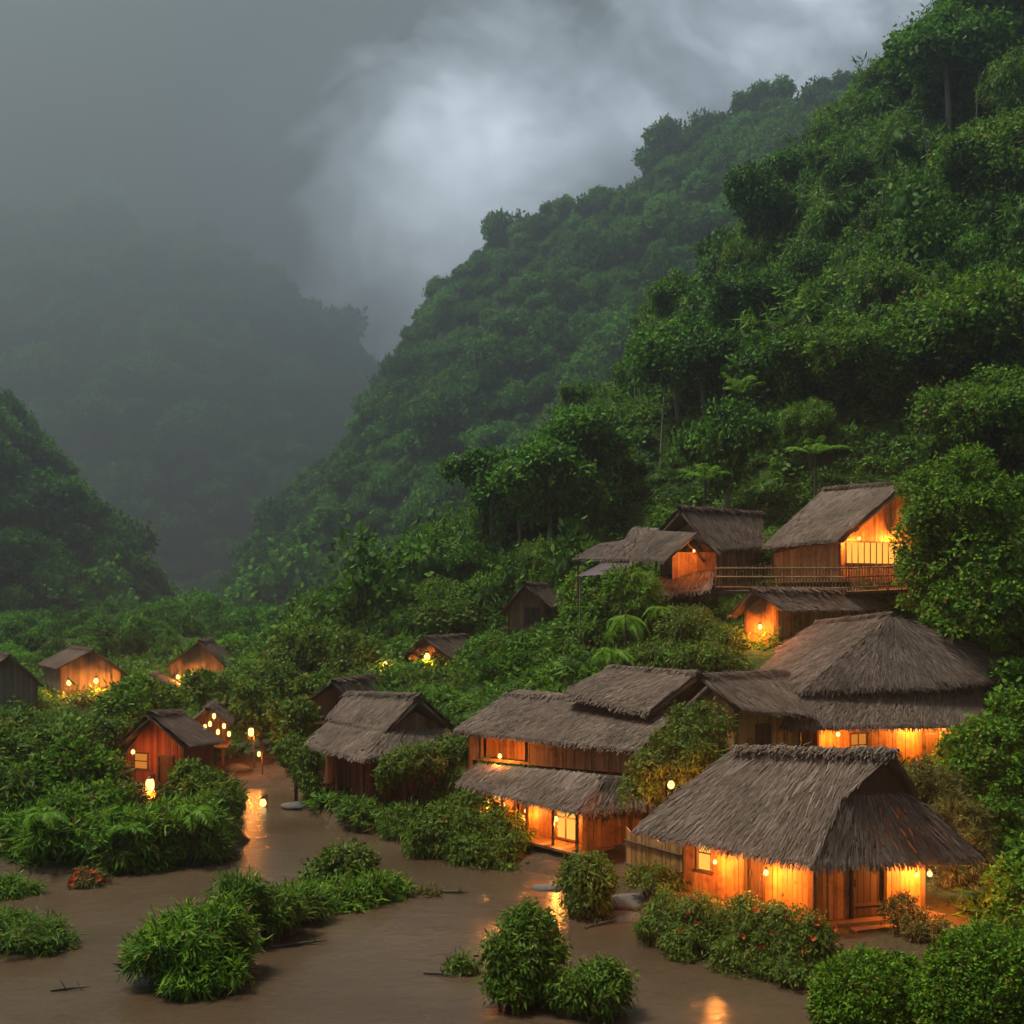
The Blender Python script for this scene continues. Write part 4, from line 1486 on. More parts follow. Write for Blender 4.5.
lamp('lamp hung inside the left corner of the red hut gable', 133, 752, 47.0, 50, r=.09)
lamp('lamp on a post standing at the water edge, mirrored in the river', 263, 803, 50.5, 70, 'post', r=.16)


# ------------------------------------------------------------------ bushes, placed where they stand
def bush(name, label, cat, lobes, kind, mat, sprays, scale=1.0, base=None, group=None, stems=3, core=0.6, extra=None, low=-0.45, rough=0.3, squash=.9):
    """lobes: (px, py, Y, half width px, half height px) of each lump"""
    rng = np.random.default_rng(abs(hash(label)) % 1 + int(lobes[0][0] * 13 + lobes[0][1] * 7))
    LL = []
    for px, py, Y, hw, hh in lobes:
        LL.append((P(px, py, Y), (.86 * hw * Y / F, .86 * hw * Y / F * squash, .86 * hh * Y / F)))
    c = np.mean([q[0] for q in LL], axis=0)
    z = tz(c[0], c[1]) if base is None else base
    if rough > .2:                       # side shoots that break up the outline
        for q, r in list(LL):
            for k in range(7):
                u = norm(rng.normal(size=3) + np.array((0, 0, .35)))
                w = np.array(r) * rng.uniform(.22, .42) * np.array((1, 1, rng.uniform(.6, 1.2)))
                LL.append((q + u * np.array(r) * rng.uniform(.85, 1.12), tuple(w)))
    root = thing(name, label, cat, (c[0], c[1], z), group)
    LL2 = [(q - np.array((c[0], c[1], z)), r) for q, r in LL]
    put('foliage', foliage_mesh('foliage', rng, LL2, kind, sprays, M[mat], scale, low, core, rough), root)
    st = MB()
    for q, r in LL2:
        if r[0] < .35 * max(w[1][0] for w in LL2):
            continue
        for k in range(stems):
            b0 = Vector((q[0] * .6 + rng.uniform(-.3, .3) * r[0], q[1] * .6 + rng.uniform(-.3, .3) * r[1], -.5))
            e = Vector(q) + Vector((rng.uniform(-.6, .6) * r[0], rng.uniform(-.6, .6) * r[1], rng.uniform(0, .6) * r[2]))
            if stems * len(lobes) <= 4:      # few stems: each a part of its own
                st.build('stem', M['bark'], root) if st.v else None
                st = MB()
            st.tube([b0 + root.location, b0.lerp(e, .5) + Vector((rng.uniform(-.1, .1), 0, 0)) + root.location, e + root.location], [.05, .035, .012], 5)
    if st.v:
        st.build('stem', M['bark'], root)
    if extra:
        extra(root, LL2, rng)
    return root


def bloom_mesh():
    rng = np.random.default_rng(3)
    n = 9
    d = np.stack([np.cos(np.arange(n) * 2.4), np.sin(np.arange(n) * 2.4), np.full(n, .5)], 1)
    v = leaf_arrays(np.zeros((n, 3)), d, np.tile((0, 0, 1.0), (n, 1)) + rng.normal(0, .2, (n, 3)), np.full(n, .13), .6)
    return mesh_np('flower', v, np.arange(len(v)).reshape(-1, 4), M['flower'], rng.random(n))


BLOOM = bloom_mesh()


def flowers(n, size=1.0):
    def fn(root, LL2, rng):
        for k in range(n):
            q, r = LL2[int(rng.integers(0, len(LL2)))]
            u = norm(rng.normal(size=3) + np.array((0, -.9, .5)))
            o = put('flower', BLOOM, root, np.asarray(q) + u * np.asarray(r) * 1.05)
            o.scale = (size,) * 3
            o.rotation_euler = (rng.uniform(.3, 1.2), 0, rng.uniform(-.6, .6))
    return fn


def Yw(py): return CH * F / (py - HY)


# floating / half drowned clumps in the river
bush('shrub', 'bright leafy clump at the left tip of the half drowned island', 'shrub', [(190, 945, 27.6, 54, 34), (158, 955, 27.3, 32, 24), (226, 935, 28, 28, 34), (205, 968, 27, 42, 16)], 'narrow', 'leaf_bright', 900, .72, base=-.3)
bush('shrub', 'middle clump of the half drowned island with pale green tops', 'shrub', [(240, 905, 30.5, 30, 26), (268, 910, 31.0, 30, 16), (300, 904, 32.5, 26, 14)], 'narrow', 'leaf_mid', 520, .75, base=-.3)
bush('shrub', 'dark rounded bush on the right end of the half drowned island', 'shrub', [(347, 870, 36.5, 34, 20), (352, 860, 36.8, 24, 14), (328, 880, 36.3, 26, 16)], 'broad', 'leaf_olive', 520, .7, base=-.3)
bush('shrub', 'low grassy fringe trailing right below the dark island bush', 'shrub', [(360, 893, 35.0, 44, 15), (322, 900, 34.3, 40, 14), (392, 890, 35.5, 18, 11)], 'narrow', 'leaf_bright', 560, .75, base=-.3)
bush('shrub', 'tall conical bush standing in the foreground water', 'shrub', [(525, 962, 26.0, 40, 40), (525, 930, 26.2, 27, 26), (512, 978, 25.8, 28, 24)], 'hang', 'leaf_mid', 1100, .62, base=-.3, low=-.7)
bush('shrub', 'low round bush beside the tall conical bush in the water', 'shrub', [(600, 988, 25.3, 34, 26), (573, 992, 25.2, 22, 20)], 'hang', 'leaf_mid', 620, .58, base=-.3, low=-.7)
bush('weed_clump', 'tiny weed clump adrift left of the conical bush', 'weeds', [(462, 965, 28.2, 16, 9)], 'narrow', 'leaf_olive', 60, .5, base=-.2, stems=1)
bush('weed_clump', 'tiny dark weed clump off the right end of the island', 'weeds', [(428, 893, 35.5, 14, 5)], 'narrow', 'leaf_dry', 40, .45, base=-.2, stems=1)
bush('weed_clump', 'reddish dry weed clump before the left bank bushes', 'weeds', [(92, 884, 36.7, 20, 12)], 'narrow', 'leaf_dry', 70, .5, base=-.2, stems=1, extra=flowers(9, 1.3))
bush('grass_tussock', 'low grassy tussock at the left edge of the water', 'grass tussock', [(20, 935, 30, 45, 20), (45, 944, 29.8, 26, 12), (-15, 930, 30.2, 40, 22)], 'narrow', 'leaf_mid', 500, .5, base=-.2)
bush('grass_tussock', 'smaller tussock above the low tussock at the left edge', 'grass tussock', [(12, 890, 35.5, 24, 11)], 'narrow', 'leaf_bright', 150, .6, base=-.2)
# small tree in water
bush('sapling', 'slim sapling with leafy top in shallow water before the veranda', 'sapling', [(590, 878, 33.2, 30, 20), (585, 868, 33.3, 22, 16), (594, 910, 33.0, 20, 20), (588, 893, 33.1, 24, 14)], 'hang', 'leaf_olive', 620, .62, base=-.2, core=.5, low=-.7)
# hedge before the front house
bush('hedge', 'scruffy hedge with orange red blooms in front of the front house', 'hedge', [(668, 925, 30.6, 32, 30), (705, 928, 30.0, 34, 32), (745, 935, 29.2, 36, 36), (785, 942, 28.4, 38, 38), (815, 945, 28.0, 24, 30), (690, 945, 29.6, 30, 24), (740, 960, 28.4, 36, 22), (790, 966, 27.6, 34, 20)],
     'hang', 'leaf_olive', 2600, .5, core=.62, low=-.6, extra=flowers(46, 1.0))
# big round bushes bottom right
bush('clipped_shrub', 'left of the two fine leaved round bushes at the bottom right', 'shrub', [(868, 1000, 23.0, 60, 52), (850, 1010, 22.8, 42, 40), (898, 992, 23.2, 40, 40)], 'fine', 'leaf_bright', 3000, .62, base=.2, low=-.7, rough=.12)
bush('clipped_shrub', 'right and taller of the two fine leaved round bushes in the corner', 'shrub', [(985, 990, 22.2, 66, 68), (1030, 985, 22.5, 50, 60), (950, 1005, 22.0, 42, 48)], 'fine', 'leaf_bright', 3800, .62, base=.2, low=-.7, rough=.12)
bush('dry_bush', 'dry yellow bush by the corner post of the front house', 'bush', [(905, 918, 29.0, 22, 24), (925, 928, 28.6, 26, 18)], 'hang', 'leaf_dry', 330, .42, core=.3)
bush('shrub', 'green shrub right of the front house beside the frame edge', 'shrub', [(1010, 890, 30.6, 24, 30), (1022, 905, 30, 28, 30), (1008, 918, 29.6, 18, 16)], 'broad', 'leaf_bright', 700, .65, low=-.6)
bush('shrub', 'big shrub tumbling down the bank beside the hall', 'shrub', [(985, 752, 39, 36, 28), (1015, 740, 40, 38, 42), (962, 772, 38.6, 26, 16), (1010, 790, 38, 36, 45), (995, 825, 36, 26, 30)], 'broad', 'leaf_bright', 1700, .75, low=-.6)
bush('dry_bush', 'straw coloured dry brush on the lamplit bank right of the front roof', 'bush', [(925, 800, 36.5, 34, 36), (955, 832, 34.5, 32, 38), (975, 868, 32.6, 24, 34), (950, 880, 32.2, 14, 22), (990, 900, 31.6, 18, 22)], 'narrow', 'leaf_dry', 1500, .5, core=.55, low=-.7)
# shrub with the lamp, between the houses
bush('shrub', 'tangled shrub climbing between the long house and the front roof', 'shrub', [(700, 728, 38.5, 32, 26), (690, 750, 38, 40, 28), (655, 765, 38.2, 26, 20), (712, 765, 37.6, 26, 22), (640, 790, 38, 20, 16)], 'hang', 'leaf_olive', 1300, .62, core=.5, low=-.7)
# bank bushes at the long house
bush('shrub', 'large rounded shrub with a red bloom on the bank before the veranda', 'shrub', [(470, 825, 41.5, 42, 32), (445, 835, 41.2, 36, 24), (500, 835, 40.6, 30, 28), (488, 855, 39.8, 36, 24), (425, 842, 41, 22, 18)], 'hang', 'leaf_mid', 1500, .75, low=-.7, extra=flowers(4, 1.4))
bush('shrub', 'low shrubs between the creeper house posts and the big bank shrub', 'shrub', [(375, 815, 45.5, 28, 14), (405, 822, 44.3, 28, 15), (355, 810, 46, 18, 10)], 'narrow', 'leaf_mid', 420, .7, low=-.6)
# creepers over the middle house
bush('creeper', 'leafy creeper hanging over the eave of the two tier house', 'creeper', [(428, 757, 46.5, 34, 13), (398, 764, 46, 18, 10), (455, 750, 47, 26, 14), (472, 745, 46.5, 20, 12), (386, 776, 45.9, 8, 14)], 'hang', 'leaf_olive', 1000, .8, core=.45, low=-.8)
bush('creeper', 'dark creeper mass at the left end of the two tier house', 'creeper', [(306, 768, 50, 12, 22), (293, 752, 51.5, 16, 18), (312, 788, 49.5, 9, 14)], 'hang', 'leaf_mid', 500, .8, core=.5, low=-.8)
# left bank
LB = [
    ('tall grassy bush at the far left of the left bank', [(-5, 770, 44, 40, 40), (20, 800, 42, 40, 40)], 'narrow', 'leaf_mid', 800, 1.0),
    ('broad mound of bright leaves at the centre of the left bank', [(68, 778, 43, 42, 34), (45, 795, 42.3, 40, 34), (98, 808, 41.6, 34, 28)], 'broad', 'leaf_bright', 1200, 1.0),
    ('big drooping bush at the water line of the left bank', [(60, 840, 39.6, 55, 34), (110, 845, 39.2, 45, 32), (20, 845, 39.8, 40, 30)], 'narrow', 'leaf_bright', 1500, 1.0),
    ('long leaved bush below the red hut at the water line', [(165, 834, 40.2, 42, 30), (196, 832, 40.6, 30, 30), (140, 848, 39.5, 40, 26)], 'narrow', 'leaf_bright', 1400, 1.05),
    ('shadowed bush at the right tip of the left bank', [(215, 818, 43, 24, 26), (222, 800, 45, 18, 20), (203, 845, 40.2, 26, 20)], 'narrow', 'leaf_mid', 800, .95),
    ('leafy bush pressed against the right wall of the red hut', [(188, 777, 45.8, 16, 14), (204, 788, 45, 22, 18)], 'broad', 'leaf_mid', 500, .8),
    ('yellow lamplit bush in front of the red hut', [(112, 775, 45.6, 20, 15), (132, 796, 44.4, 20, 10)], 'broad', 'leaf_dry', 420, .7),
    ('rounded bush behind the left bank mound, below the grey huts', [(75, 745, 52, 40, 20), (110, 738, 53, 32, 18)], 'broad', 'leaf_mid', 500, 1.0),
    ('dark bush between the barn and the left bank', [(20, 740, 56, 40, 24), (-20, 735, 57, 40, 26)], 'broad', 'leaf_mid', 500, 1.1),
    ('glossy bush left of the red hut roof', [(140, 700, 60, 30, 20), (118, 712, 58, 24, 18), (160, 700, 62, 22, 14)], 'broad', 'leaf_bright', 500, 1.1),
    ('rounded bush to the right of the farthest hut', [(212, 690, 72, 34, 18), (240, 700, 70, 30, 22)], 'broad', 'leaf_mid', 500, 1.2),
]
for lb, lo, kd, mt, sp, sc in LB:
    bush('bush', lb, 'bush', lo, kd, mt, sp, sc, low=-.7)
# middle slope mounds between river path and the slope hut
MS = [
    ('mounded bush above the river path, left of the collapsing hut', [(275, 690, 66, 34, 34), (255, 710, 62, 26, 28), (295, 725, 58, 24, 28)], 'broad', 'leaf_mid', 900, 1.1),
    ('rounded tree like bush at the foot of the misty valley', [(320, 655, 78, 42, 28), (350, 665, 76, 36, 26), (290, 660, 80, 28, 26)], 'broad', 'leaf_mid', 800, 1.35),
    ('domed bush behind the collapsing hut', [(330, 690, 64, 38, 16), (375, 685, 66, 30, 18)], 'broad', 'leaf_mid', 600, 1.1),
    ('bush under the slope hut lamp', [(430, 688, 68, 42, 14), (395, 692, 67, 33, 14), (470, 692, 64, 34, 15)], 'broad', 'leaf_olive', 900, 1.1),
    ('bush right of the slope hut', [(535, 684, 66, 30, 15), (562, 674, 62, 30, 22)], 'broad', 'leaf_mid', 800, 1.1),
    ('feathery bush above the stacked roof of the long house', [(588, 652, 60, 32, 24), (572, 642, 62, 24, 14)], 'hang', 'leaf_mid', 800, 1.0),
    ('bright bush left of the tin shelter', [(580, 596, 66, 20, 24), (594, 612, 63, 24, 24)], 'broad', 'leaf_bright', 700, 1.1),
    ('leafy bush against the lower wall of the terrace', [(628, 588, 57.5, 22, 20), (640, 600, 57, 24, 20)], 'narrow', 'leaf_bright', 500, 1.0),
    ('pale weedy bush on the bank below the terrace', [(690, 630, 54, 34, 22), (725, 645, 52, 26, 20)], 'hang', 'leaf_olive', 800, .8),
    ('weedy bush at the feet of the palms', [(660, 655, 52, 34, 16), (705, 658, 50, 30, 14)], 'hang', 'leaf_mid', 600, .8),
    ('bush beside the small dark hut', [(466, 612, 86, 26, 26), (448, 625, 82, 30, 24)], 'broad', 'leaf_mid', 700, 1.4),
    ('bush in front of the small dark hut', [(512, 652, 68, 30, 9), (552, 650, 67, 20, 10)], 'broad', 'leaf_mid', 500, 1.2),
    ('tall mound of fine leaves right of the balcony house', [(960, 500, 50, 58, 46), (985, 560, 49, 60, 55), (935, 540, 50.5, 40, 46), (975, 610, 48.5, 60, 40), (925, 585, 50, 30, 40)], 'broad', 'leaf_bright', 3600, .85),
    ('shadowed shrub under the fine leaved mound', [(1010, 640, 53, 40, 22), (1030, 625, 52, 40, 36)], 'broad', 'leaf_mid', 700, .9),
]
for lb, lo, kd, mt, sp, sc in MS:
    bush('bush', lb, 'bush', lo, kd, mt, sp, sc, low=-.7)


# palms and fern crowns
def frond_arrays(rng, base, az, elev, length, leaflets, lw, droop):
    n = leaflets
    t = np.linspace(0.08, 1, n)
    dirh = np.array((math.cos(az), math.sin(az), 0))
    pts = base + dirh * (length * t * math.cos(elev))[:, None] + np.array((0, 0, 1)) * (length * (math.sin(elev) * t - droop * t ** 2.2))[:, None]
    tang = norm(np.gradient(pts, axis=0))
    side = norm(np.cross(tang, np.array((0, 0, 1.0))))
    V = []
    ll = length * lw * np.sin(np.pi * np.clip(t * .9 + .08, 0, 1)) ** .7
    for sg in (-1, 1):
        d = side * sg + tang * .55 + np.array((0, 0, -.55)) + rng.normal(0, .1, (n, 3))
        V.append(leaf_arrays(pts, d, norm(np.array((0, 0, 1.0)) + side * sg * .3), ll * rng.uniform(.85, 1.1, n), .13))
    return np.concatenate(V), pts


def palm(name, label, cat, px, py, Y, length, fr, trunk_h, mat='leaf_bright', droop=.75, elev=(.5, 1.1), leaflets=26, lw=.32, group=None):
    rng = np.random.default_rng(int(px * 3 + py))
    p = P(px, py, Y)
    z = tz(p[0], p[1])
    root = thing(name, label, cat, (p[0], p[1], z), group)
    th = max(p[2] - z, trunk_h)
    sp = MB()
    for k in range(fr):
        v, pts = frond_arrays(rng, np.array((0, 0, th)), 2 * math.pi * k / fr + rng.uniform(-.25, .25), rng.uniform(*elev), length * rng.uniform(.75, 1.1), leaflets, lw, droop * rng.uniform(.8, 1.2))
        me = mesh_np('frond', v, np.arange(len(v)).reshape(-1, 4), M[mat], np.clip(rng.normal(.55, .15, len(v) // 4), 0, 1))
        put('frond', me, root)
    sp.tube([(p[0], p[1], z - .4), (p[0] + .05, p[1], z + th * .5), (p[0], p[1], z + th)], [.13, .10, .09], 7)
    sp.build('trunk', M['bark'], root)
    return root


palm('palm', 'drooping palm below the lower terrace wall, the biggest of three', 'palm', 626, 622, 54.5, 1.9, 13, .6, droop=1.1)
palm('palm', 'small palm right of the biggest palm under the terrace', 'palm', 662, 612, 55, 1.6, 12, .6, droop=1.1)
palm('palm', 'spreading palm just above the stacked roof of the long house', 'palm', 612, 655, 51.5, 1.7, 13, .4, droop=1.0)
palm('fern', 'pale arching fern among the left bank bushes', 'fern', 45, 815, 38.4, 1.3, 11, .4, droop=.9)
palm('fern', 'fern arching at the water line below the red hut', 'fern', 190, 815, 39.4, 1.5, 11, .4, droop=.9)
palm('fern', 'fern in the middle of the left bank by the drooping bush', 'fern', 125, 830, 38.3, 1.2, 11, .4, droop=.9)
palm('banana_plant', 'spiky pale green plant on the slope under the hill trees', 'plant', 740, 395, 84, 3.6, 10, 1.0, droop=.45, elev=(.7, 1.3), lw=.2)
palm('banana_plant', 'spiky plant in the grass above the balcony house', 'plant', 815, 455, 72, 2.8, 10, .6, droop=.5, elev=(.6, 1.3), lw=.2)
palm('banana_plant', 'feathery plant in the grass above the brown gabled house', 'plant', 705, 480, 72, 2.4, 10, .5, droop=.5, elev=(.6, 1.3), lw=.2)

# ------------------------------------------------------------------ trees on the near slope
def in_house(x, y, m=1.2):
    """inside a house's roof outline grown by m"""
    for f in HOUSE_FOOT:
        n, inside, near = len(f), False, 1e9
        for i in range(n):
            (x0, y0), (x1, y1) = f[i], f[(i + 1) % n]
            if (y0 > y) != (y1 > y) and x < (x1 - x0) * (y - y0) / (y1 - y0) + x0:
                inside = not inside
            t = min(max(((x - x0) * (x1 - x0) + (y - y0) * (y1 - y0)) / ((x1 - x0) ** 2 + (y1 - y0) ** 2 + 1e-9), 0), 1)
            near = min(near, math.hypot(x - x0 - t * (x1 - x0), y - y0 - t * (y1 - y0)))
        if (m >= 0 and (inside or near < m)) or (m < 0 and inside and near > -m):
            return True
    return False


def at_slope(px, py, lo=50.0, hi=140.0):
    """where the line of sight through a pixel first meets the terrain"""
    Y = np.linspace(lo, hi, 500)
    x, z = (px - 512) / F * Y, CH - (py - HY) / F * Y
    h = terrain(x, Y)
    k = np.argmax(h >= z)
    return (x[k], Y[k]) if h[k] >= z[k] else (None, None)


PROT = [(-5, 655, 58, 712, 78), (58, 648, 130, 704, 86), (163, 640, 230, 686, 93), (112, 712, 224, 787, 46), (195, 710, 270, 762, 55), (400, 636, 484, 666, 73), (500, 582, 552, 624, 71),
        (290, 680, 354, 712, 58), (572, 505, 770, 600, 57), (716, 482, 890, 592, 55), (730, 588, 872, 643, 50), (306, 690, 456, 806, 45.5), (455, 665, 700, 850, 37), (740, 615, 1020, 730, 41), (375, 655, 395, 672, 72)]


def hides(x, y, z, h, hw=.5):
    """would a plant of this height and half width stand in front of a hut?"""
    sx_, top, m = 512 + x / y * F, HY - (z + h - CH) / y * F, hw / y * F
    return any(a - m < sx_ < c + m and top < d and y < Yh + .5 for a, b, c, d, Yh in PROT)


BIG = [
    ('huge bright canopy tree at the right edge, upper half', 985, 400, 'big', 0, 1.25, 'tree'),
    ('bright canopy tree just above the fine leaved mound', 1000, 470, 'big', 1, .95, 'tree'),
    ('domed tree above the balcony house', 850, 405, 'big', 1, .95, 'tree'),
    ('domed tree left of the one above the balcony house', 790, 400, 'low', 1, 1.2, 'tree'),
    ('tall pale trunked tree at the middle of the dark row', 548, 572, 'tall', 0, 1.35, 'tree'),
    ('tall tree at the left end of the dark row', 492, 568, 'tall', 1, 1.3, 'tree'),
    ('tall tree between the left end and the middle of the dark row', 520, 575, 'tall', 2, 1.2, 'tree'),
    ('tall tree right of the middle of the dark row', 585, 530, 'tall', 1, 1.3, 'tree'),
    ('slim trunked tree above the terrace shelters', 680, 440, 'tall', 2, 1.35, 'tree'),
    ('slim trunked tree right of the spiky pale plant', 750, 380, 'tall', 0, 1.2, 'tree'),
    ('slim trunked tree left of the spiky pale plant', 705, 445, 'tall', 1, 1.25, 'tree'),
    ('tall tree with bare pale trunk at the upper right corner', 950, 150, 'tall', 0, 1.7, 'tree'),
    ('second bare trunked tree in the upper right corner, at the frame edge', 1000, 100, 'tall', 1, 1.8, 'tree'),
    ('canopy tree at the top of the near slope against the sky', 905, 120, 'big', 0, .85, 'tree'),
    ('dense tree on the right edge above the huge bright canopy', 1000, 210, 'big', 1, 1.1, 'tree'),
]
taken = []
for lb, px, py, kd, va_, s, cat in BIG:
    x, y = at_slope(px, py)
    if x is None:
        print('NO SLOPE', lb)
        continue
    tree('canopy_tree', lb, cat, x, y, kd, va_, s, random.uniform(0, 6.28))
    taken.append((x, y, 2.5 * s))

rng = np.random.default_rng(5)
x, y = jitter_grid(-16, 95, 66, 138, 2.7, rng)
z = terrain(x, y)
near = np.maximum(hill('near', x, y), hill('spur', x, y))
k = near > z - 2.2
x, y, z = x[k], y[k], z[k]
sx = 512 + x / y * F
sy = HY - (z - CH) / y * F
dens_ = np.where((sy > 400) & (sx > 600), .16, np.where((sy > 330) & (sx > 640), .45, .9))
k = (rng.random(len(x)) < dens_) & (sx < 1130) & (sx > 300) & (sy > -90) & seen(x, y, z, 6)
order = rng.permutation(np.nonzero(k)[0])
cnt = 0
for i in order:
    if cnt >= 295 or hides(x[i], y[i], z[i], 6.5, 2.6) or in_house(x[i], y[i], 1.5) or any((x[i] - a) ** 2 + (y[i] - b) ** 2 < c * c for a, b, c in taken):
        continue
    kd = ('low', 'low', 'tall', 'slim', 'olive', 'lime', 'lime')[int(rng.integers(0, 7))]
    s = (0.66 if kd == 'tall' else .55 if kd == 'slim' else .66) * math.exp(rng.normal(0, .3))
    tree('jungle_tree', 'leafy jungle tree in the crowded canopy of the near right slope', 'tree', x[i], y[i], kd, int(rng.integers(0, 4)), s, rng.uniform(0, 6.28), 'jungle trees covering the near right slope', sz=rng.uniform(.9, 1.5))
    cnt += 1
print('SLOPE TREES', cnt, 'of', len(order))

# emergent trees on the ridge of the far hill, seen one by one against the sky
for i, (px, py, Y, s) in enumerate(((668, 118, 309, 2.6), (655, 138, 314, 2.2), (760, 84, 299, 2.0), (780, 80, 299, 2.0), (745, 90, 301, 1.8), (565, 188, 332, 2.0), (550, 195, 336, 1.6), (500, 222, 350, 1.6), (438, 268, 372, 1.9),
                                    (412, 315, 386, 1.8), (405, 335, 390, 1.7), (365, 395, 408, 1.7), (845, 88, 296, 1.7), (885, 80, 293, 1.6), (825, 86, 297, 1.5), (600, 182, 326, 1.6))):
    YY = np.linspace(Y * 1.5 - 60, Y * 1.5 + 60, 90)
    xx = (px - 512) / F * YY
    hh = terrain(xx, YY)
    k = int(np.argmax((hh - CH) / YY))
    tree('ridge_tree', 'hazy emergent tree standing up from the far right ridge against the sky', 'tree', xx[k], YY[k], 'ridge', i, s * (1.1 if i < 2 else .95), i * 1.3, 'emergent trees on the far ridge', z=hh[k] + 2.5, sz=1.15)
for i, (px, s) in enumerate(((240, 5.5), (268, 6.5), (285, 5.0), (305, 4.6), (332, 6.0), (352, 5.0), (205, 6.0))):
    YY = np.linspace(1440, 1640, 120)
    xx = (px - 512) / F * YY
    hh = terrain(xx, YY)
    k = int(np.argmax((hh - CH) / YY))
    tree('ridge_tree', 'ghostly tall tree on the skyline of the misty peak', 'tree', xx[k], YY[k], 'ridge', i, s, i * 1.7, 'trees on the skyline of the misty peak', z=hh[k] + 8, sz=1.1)

# ------------------------------------------------------------------ undergrowth
def under_clump(seed, kind, sprays, mat, r=.6):
    rng = np.random.default_rng(seed)
    lobes = [((rng.uniform(-.5, .5), rng.uniform(-.5, .5), rng.uniform(.05, .3)), (r * rng.uniform(.6, 1), r * rng.uniform(.6, 1), r * rng.uniform(.4, .8))) for _ in range(3)]
    return foliage_mesh('undergrowth_clump', rng, lobes, kind, sprays, M[mat], low=-.2, core=.55)


def filler_clump(seed, kind, mat):
    rng = np.random.default_rng(seed)
    lobes = [((rng.uniform(-.5, .5), rng.uniform(-.5, .5), rng.uniform(.05, .6)), (rng.uniform(.3, .6), rng.uniform(.3, .6), rng.uniform(.25, .55))) for _ in range(5)]
    return foliage_mesh('undergrowth_clump', rng, lobes, kind, 130, M[mat], scale=.5 if kind != 'crown' else .32, low=-.4, core=.5, rough=.5)


UK = [under_clump(401, 'narrow', 26, 'leaf_under'), under_clump(402, 'broad', 30, 'leaf_under'), under_clump(403, 'hang', 30, 'leaf_under'), under_clump(404, 'narrow', 26, 'leaf_under', .5), under_clump(405, 'broad', 34, 'leaf_under', .7),
      filler_clump(406, 'narrow', 'leaf_under'), filler_clump(407, 'broad', 'leaf_under'), filler_clump(408, 'hang', 'leaf_under')]
rng = np.random.default_rng(9)
x1, y1 = jitter_grid(-70, 70, 26, 80, .95, rng)
x2, y2 = jitter_grid(-70, 100, 80, 140, 1.35, rng)
x3, y3 = jitter_grid(-30, 100, 74, 140, 2.6, rng)
k3 = (hill('near', x3, y3) > terrain(x3, y3) - 2.5)
x3, y3 = x3[k3], y3[k3]
q3 = HY - (terrain(x3, y3) - CH) / y3 * F
k3 = (q3 < 390) | (512 + x3 / y3 * F < 610)
x3, y3 = x3[k3], y3[k3]
x, y = np.concatenate([x1, x2, x3]), np.concatenate([y1, y2, y3])
big_ = np.concatenate([np.zeros(len(x1) + len(x2), bool), np.ones(len(x3), bool)])
z = terrain(x, y)
sx = 512 + x / y * F
sy = HY - (z - CH) / y * F
k = (z > .55) & (sx > -60) & (sx < 1090) & (sy > -60)
# the muddy path and the yards stay bare
k &= ~((sx > 232) & (sx < 300) & (sy > 735) & (sy < 815))
k &= ~((y < 45) & (sx > 520) & (sx < 990) & (z < 1.3))
x, y, z, big_ = x[k], y[k], z[k], big_[k]
hf = np.array([in_house(a, b, -.3) or hides(a, b, c, 2.8 if g else .3 if b < 60 else .5) for a, b, c, g in zip(x, y, z, big_)])
x, y, z, big_ = x[~hf], y[~hf], z[~hf], big_[~hf]
n = len(x)
s = np.where(y > 80, 1.5, np.where(y > 60, 1.15, .8)) * np.exp(rng.normal(0, .25, n))
s = np.where(big_, s * rng.uniform(1.2, 2.3, n), s)
low_ = np.array([hides(a, b, c, 1.0 if b < 50 else 1.7) for a, b, c in zip(x, y, z)])
s = np.where(low_, s * .42, s)
print('UNDER', n)
instancer('undergrowth', UK, np.stack([x, y, z - .1], 1), np.stack([s, s, s * np.where(big_, 1.35, 1.0)], 1), np.stack([rng.normal(0, .15, n), rng.normal(0, .15, n), rng.uniform(0, 6.28, n)], 1), np.where(big_, rng.integers(5, 8, n), rng.integers(0, 5, n)),
          'tangled green undergrowth of grass and ferns over banks and slopes', 'undergrowth')

# ------------------------------------------------------------------ small things by the water
def rock(label, px, py, z, rx, ry, rz, seed):
    rng = np.random.default_rng(seed)
    p = G(px, py, z)
    nu, nv = 12, 8
    th = np.linspace(0, 2 * np.pi, nu, endpoint=False)
    ph = np.linspace(0.05, np.pi - .05, nv)
    g = np.stack([np.sin(ph)[:, None] * np.cos(th)[None], np.sin(ph)[:, None] * np.sin(th)[None], np.repeat(np.cos(ph)[:, None], nu, 1)], -1).reshape(-1, 3)
    v = g * np.array((rx, ry, rz)) * (1 + .35 * vnoise(g[:, 0] * 2 + seed, g[:, 1] * 2 + g[:, 2] * 2, seed))[:, None]
    f = np.array([(i * nu + j, i * nu + (j + 1) % nu, (i + 1) * nu + (j + 1) % nu, (i + 1) * nu + j) for i in range(nv - 1) for j in range(nu)])
    o = put('rock', mesh_np('rock', v, f, M['stone'], rng.random(len(f)) * .3 + .2, smooth=True), None, p)
    tag(o, label, 'rock')


rock('flat wet rock in the water left of the sapling', 548, 888, 0, .55, .4, .12, 3)
rock('grey slab of rock at the water edge left of the hedge', 634, 902, .15, 1.0, .7, .22, 4)
rock('smaller rock below the grey slab', 625, 918, 0, .6, .45, .18, 5)
rock('muddy rock by the lamp at the water edge', 300, 806, .1, .9, .6, .2, 6)
rock('brown mound of stone beside the river path', 238, 770, .3, .8, .6, .32, 8)

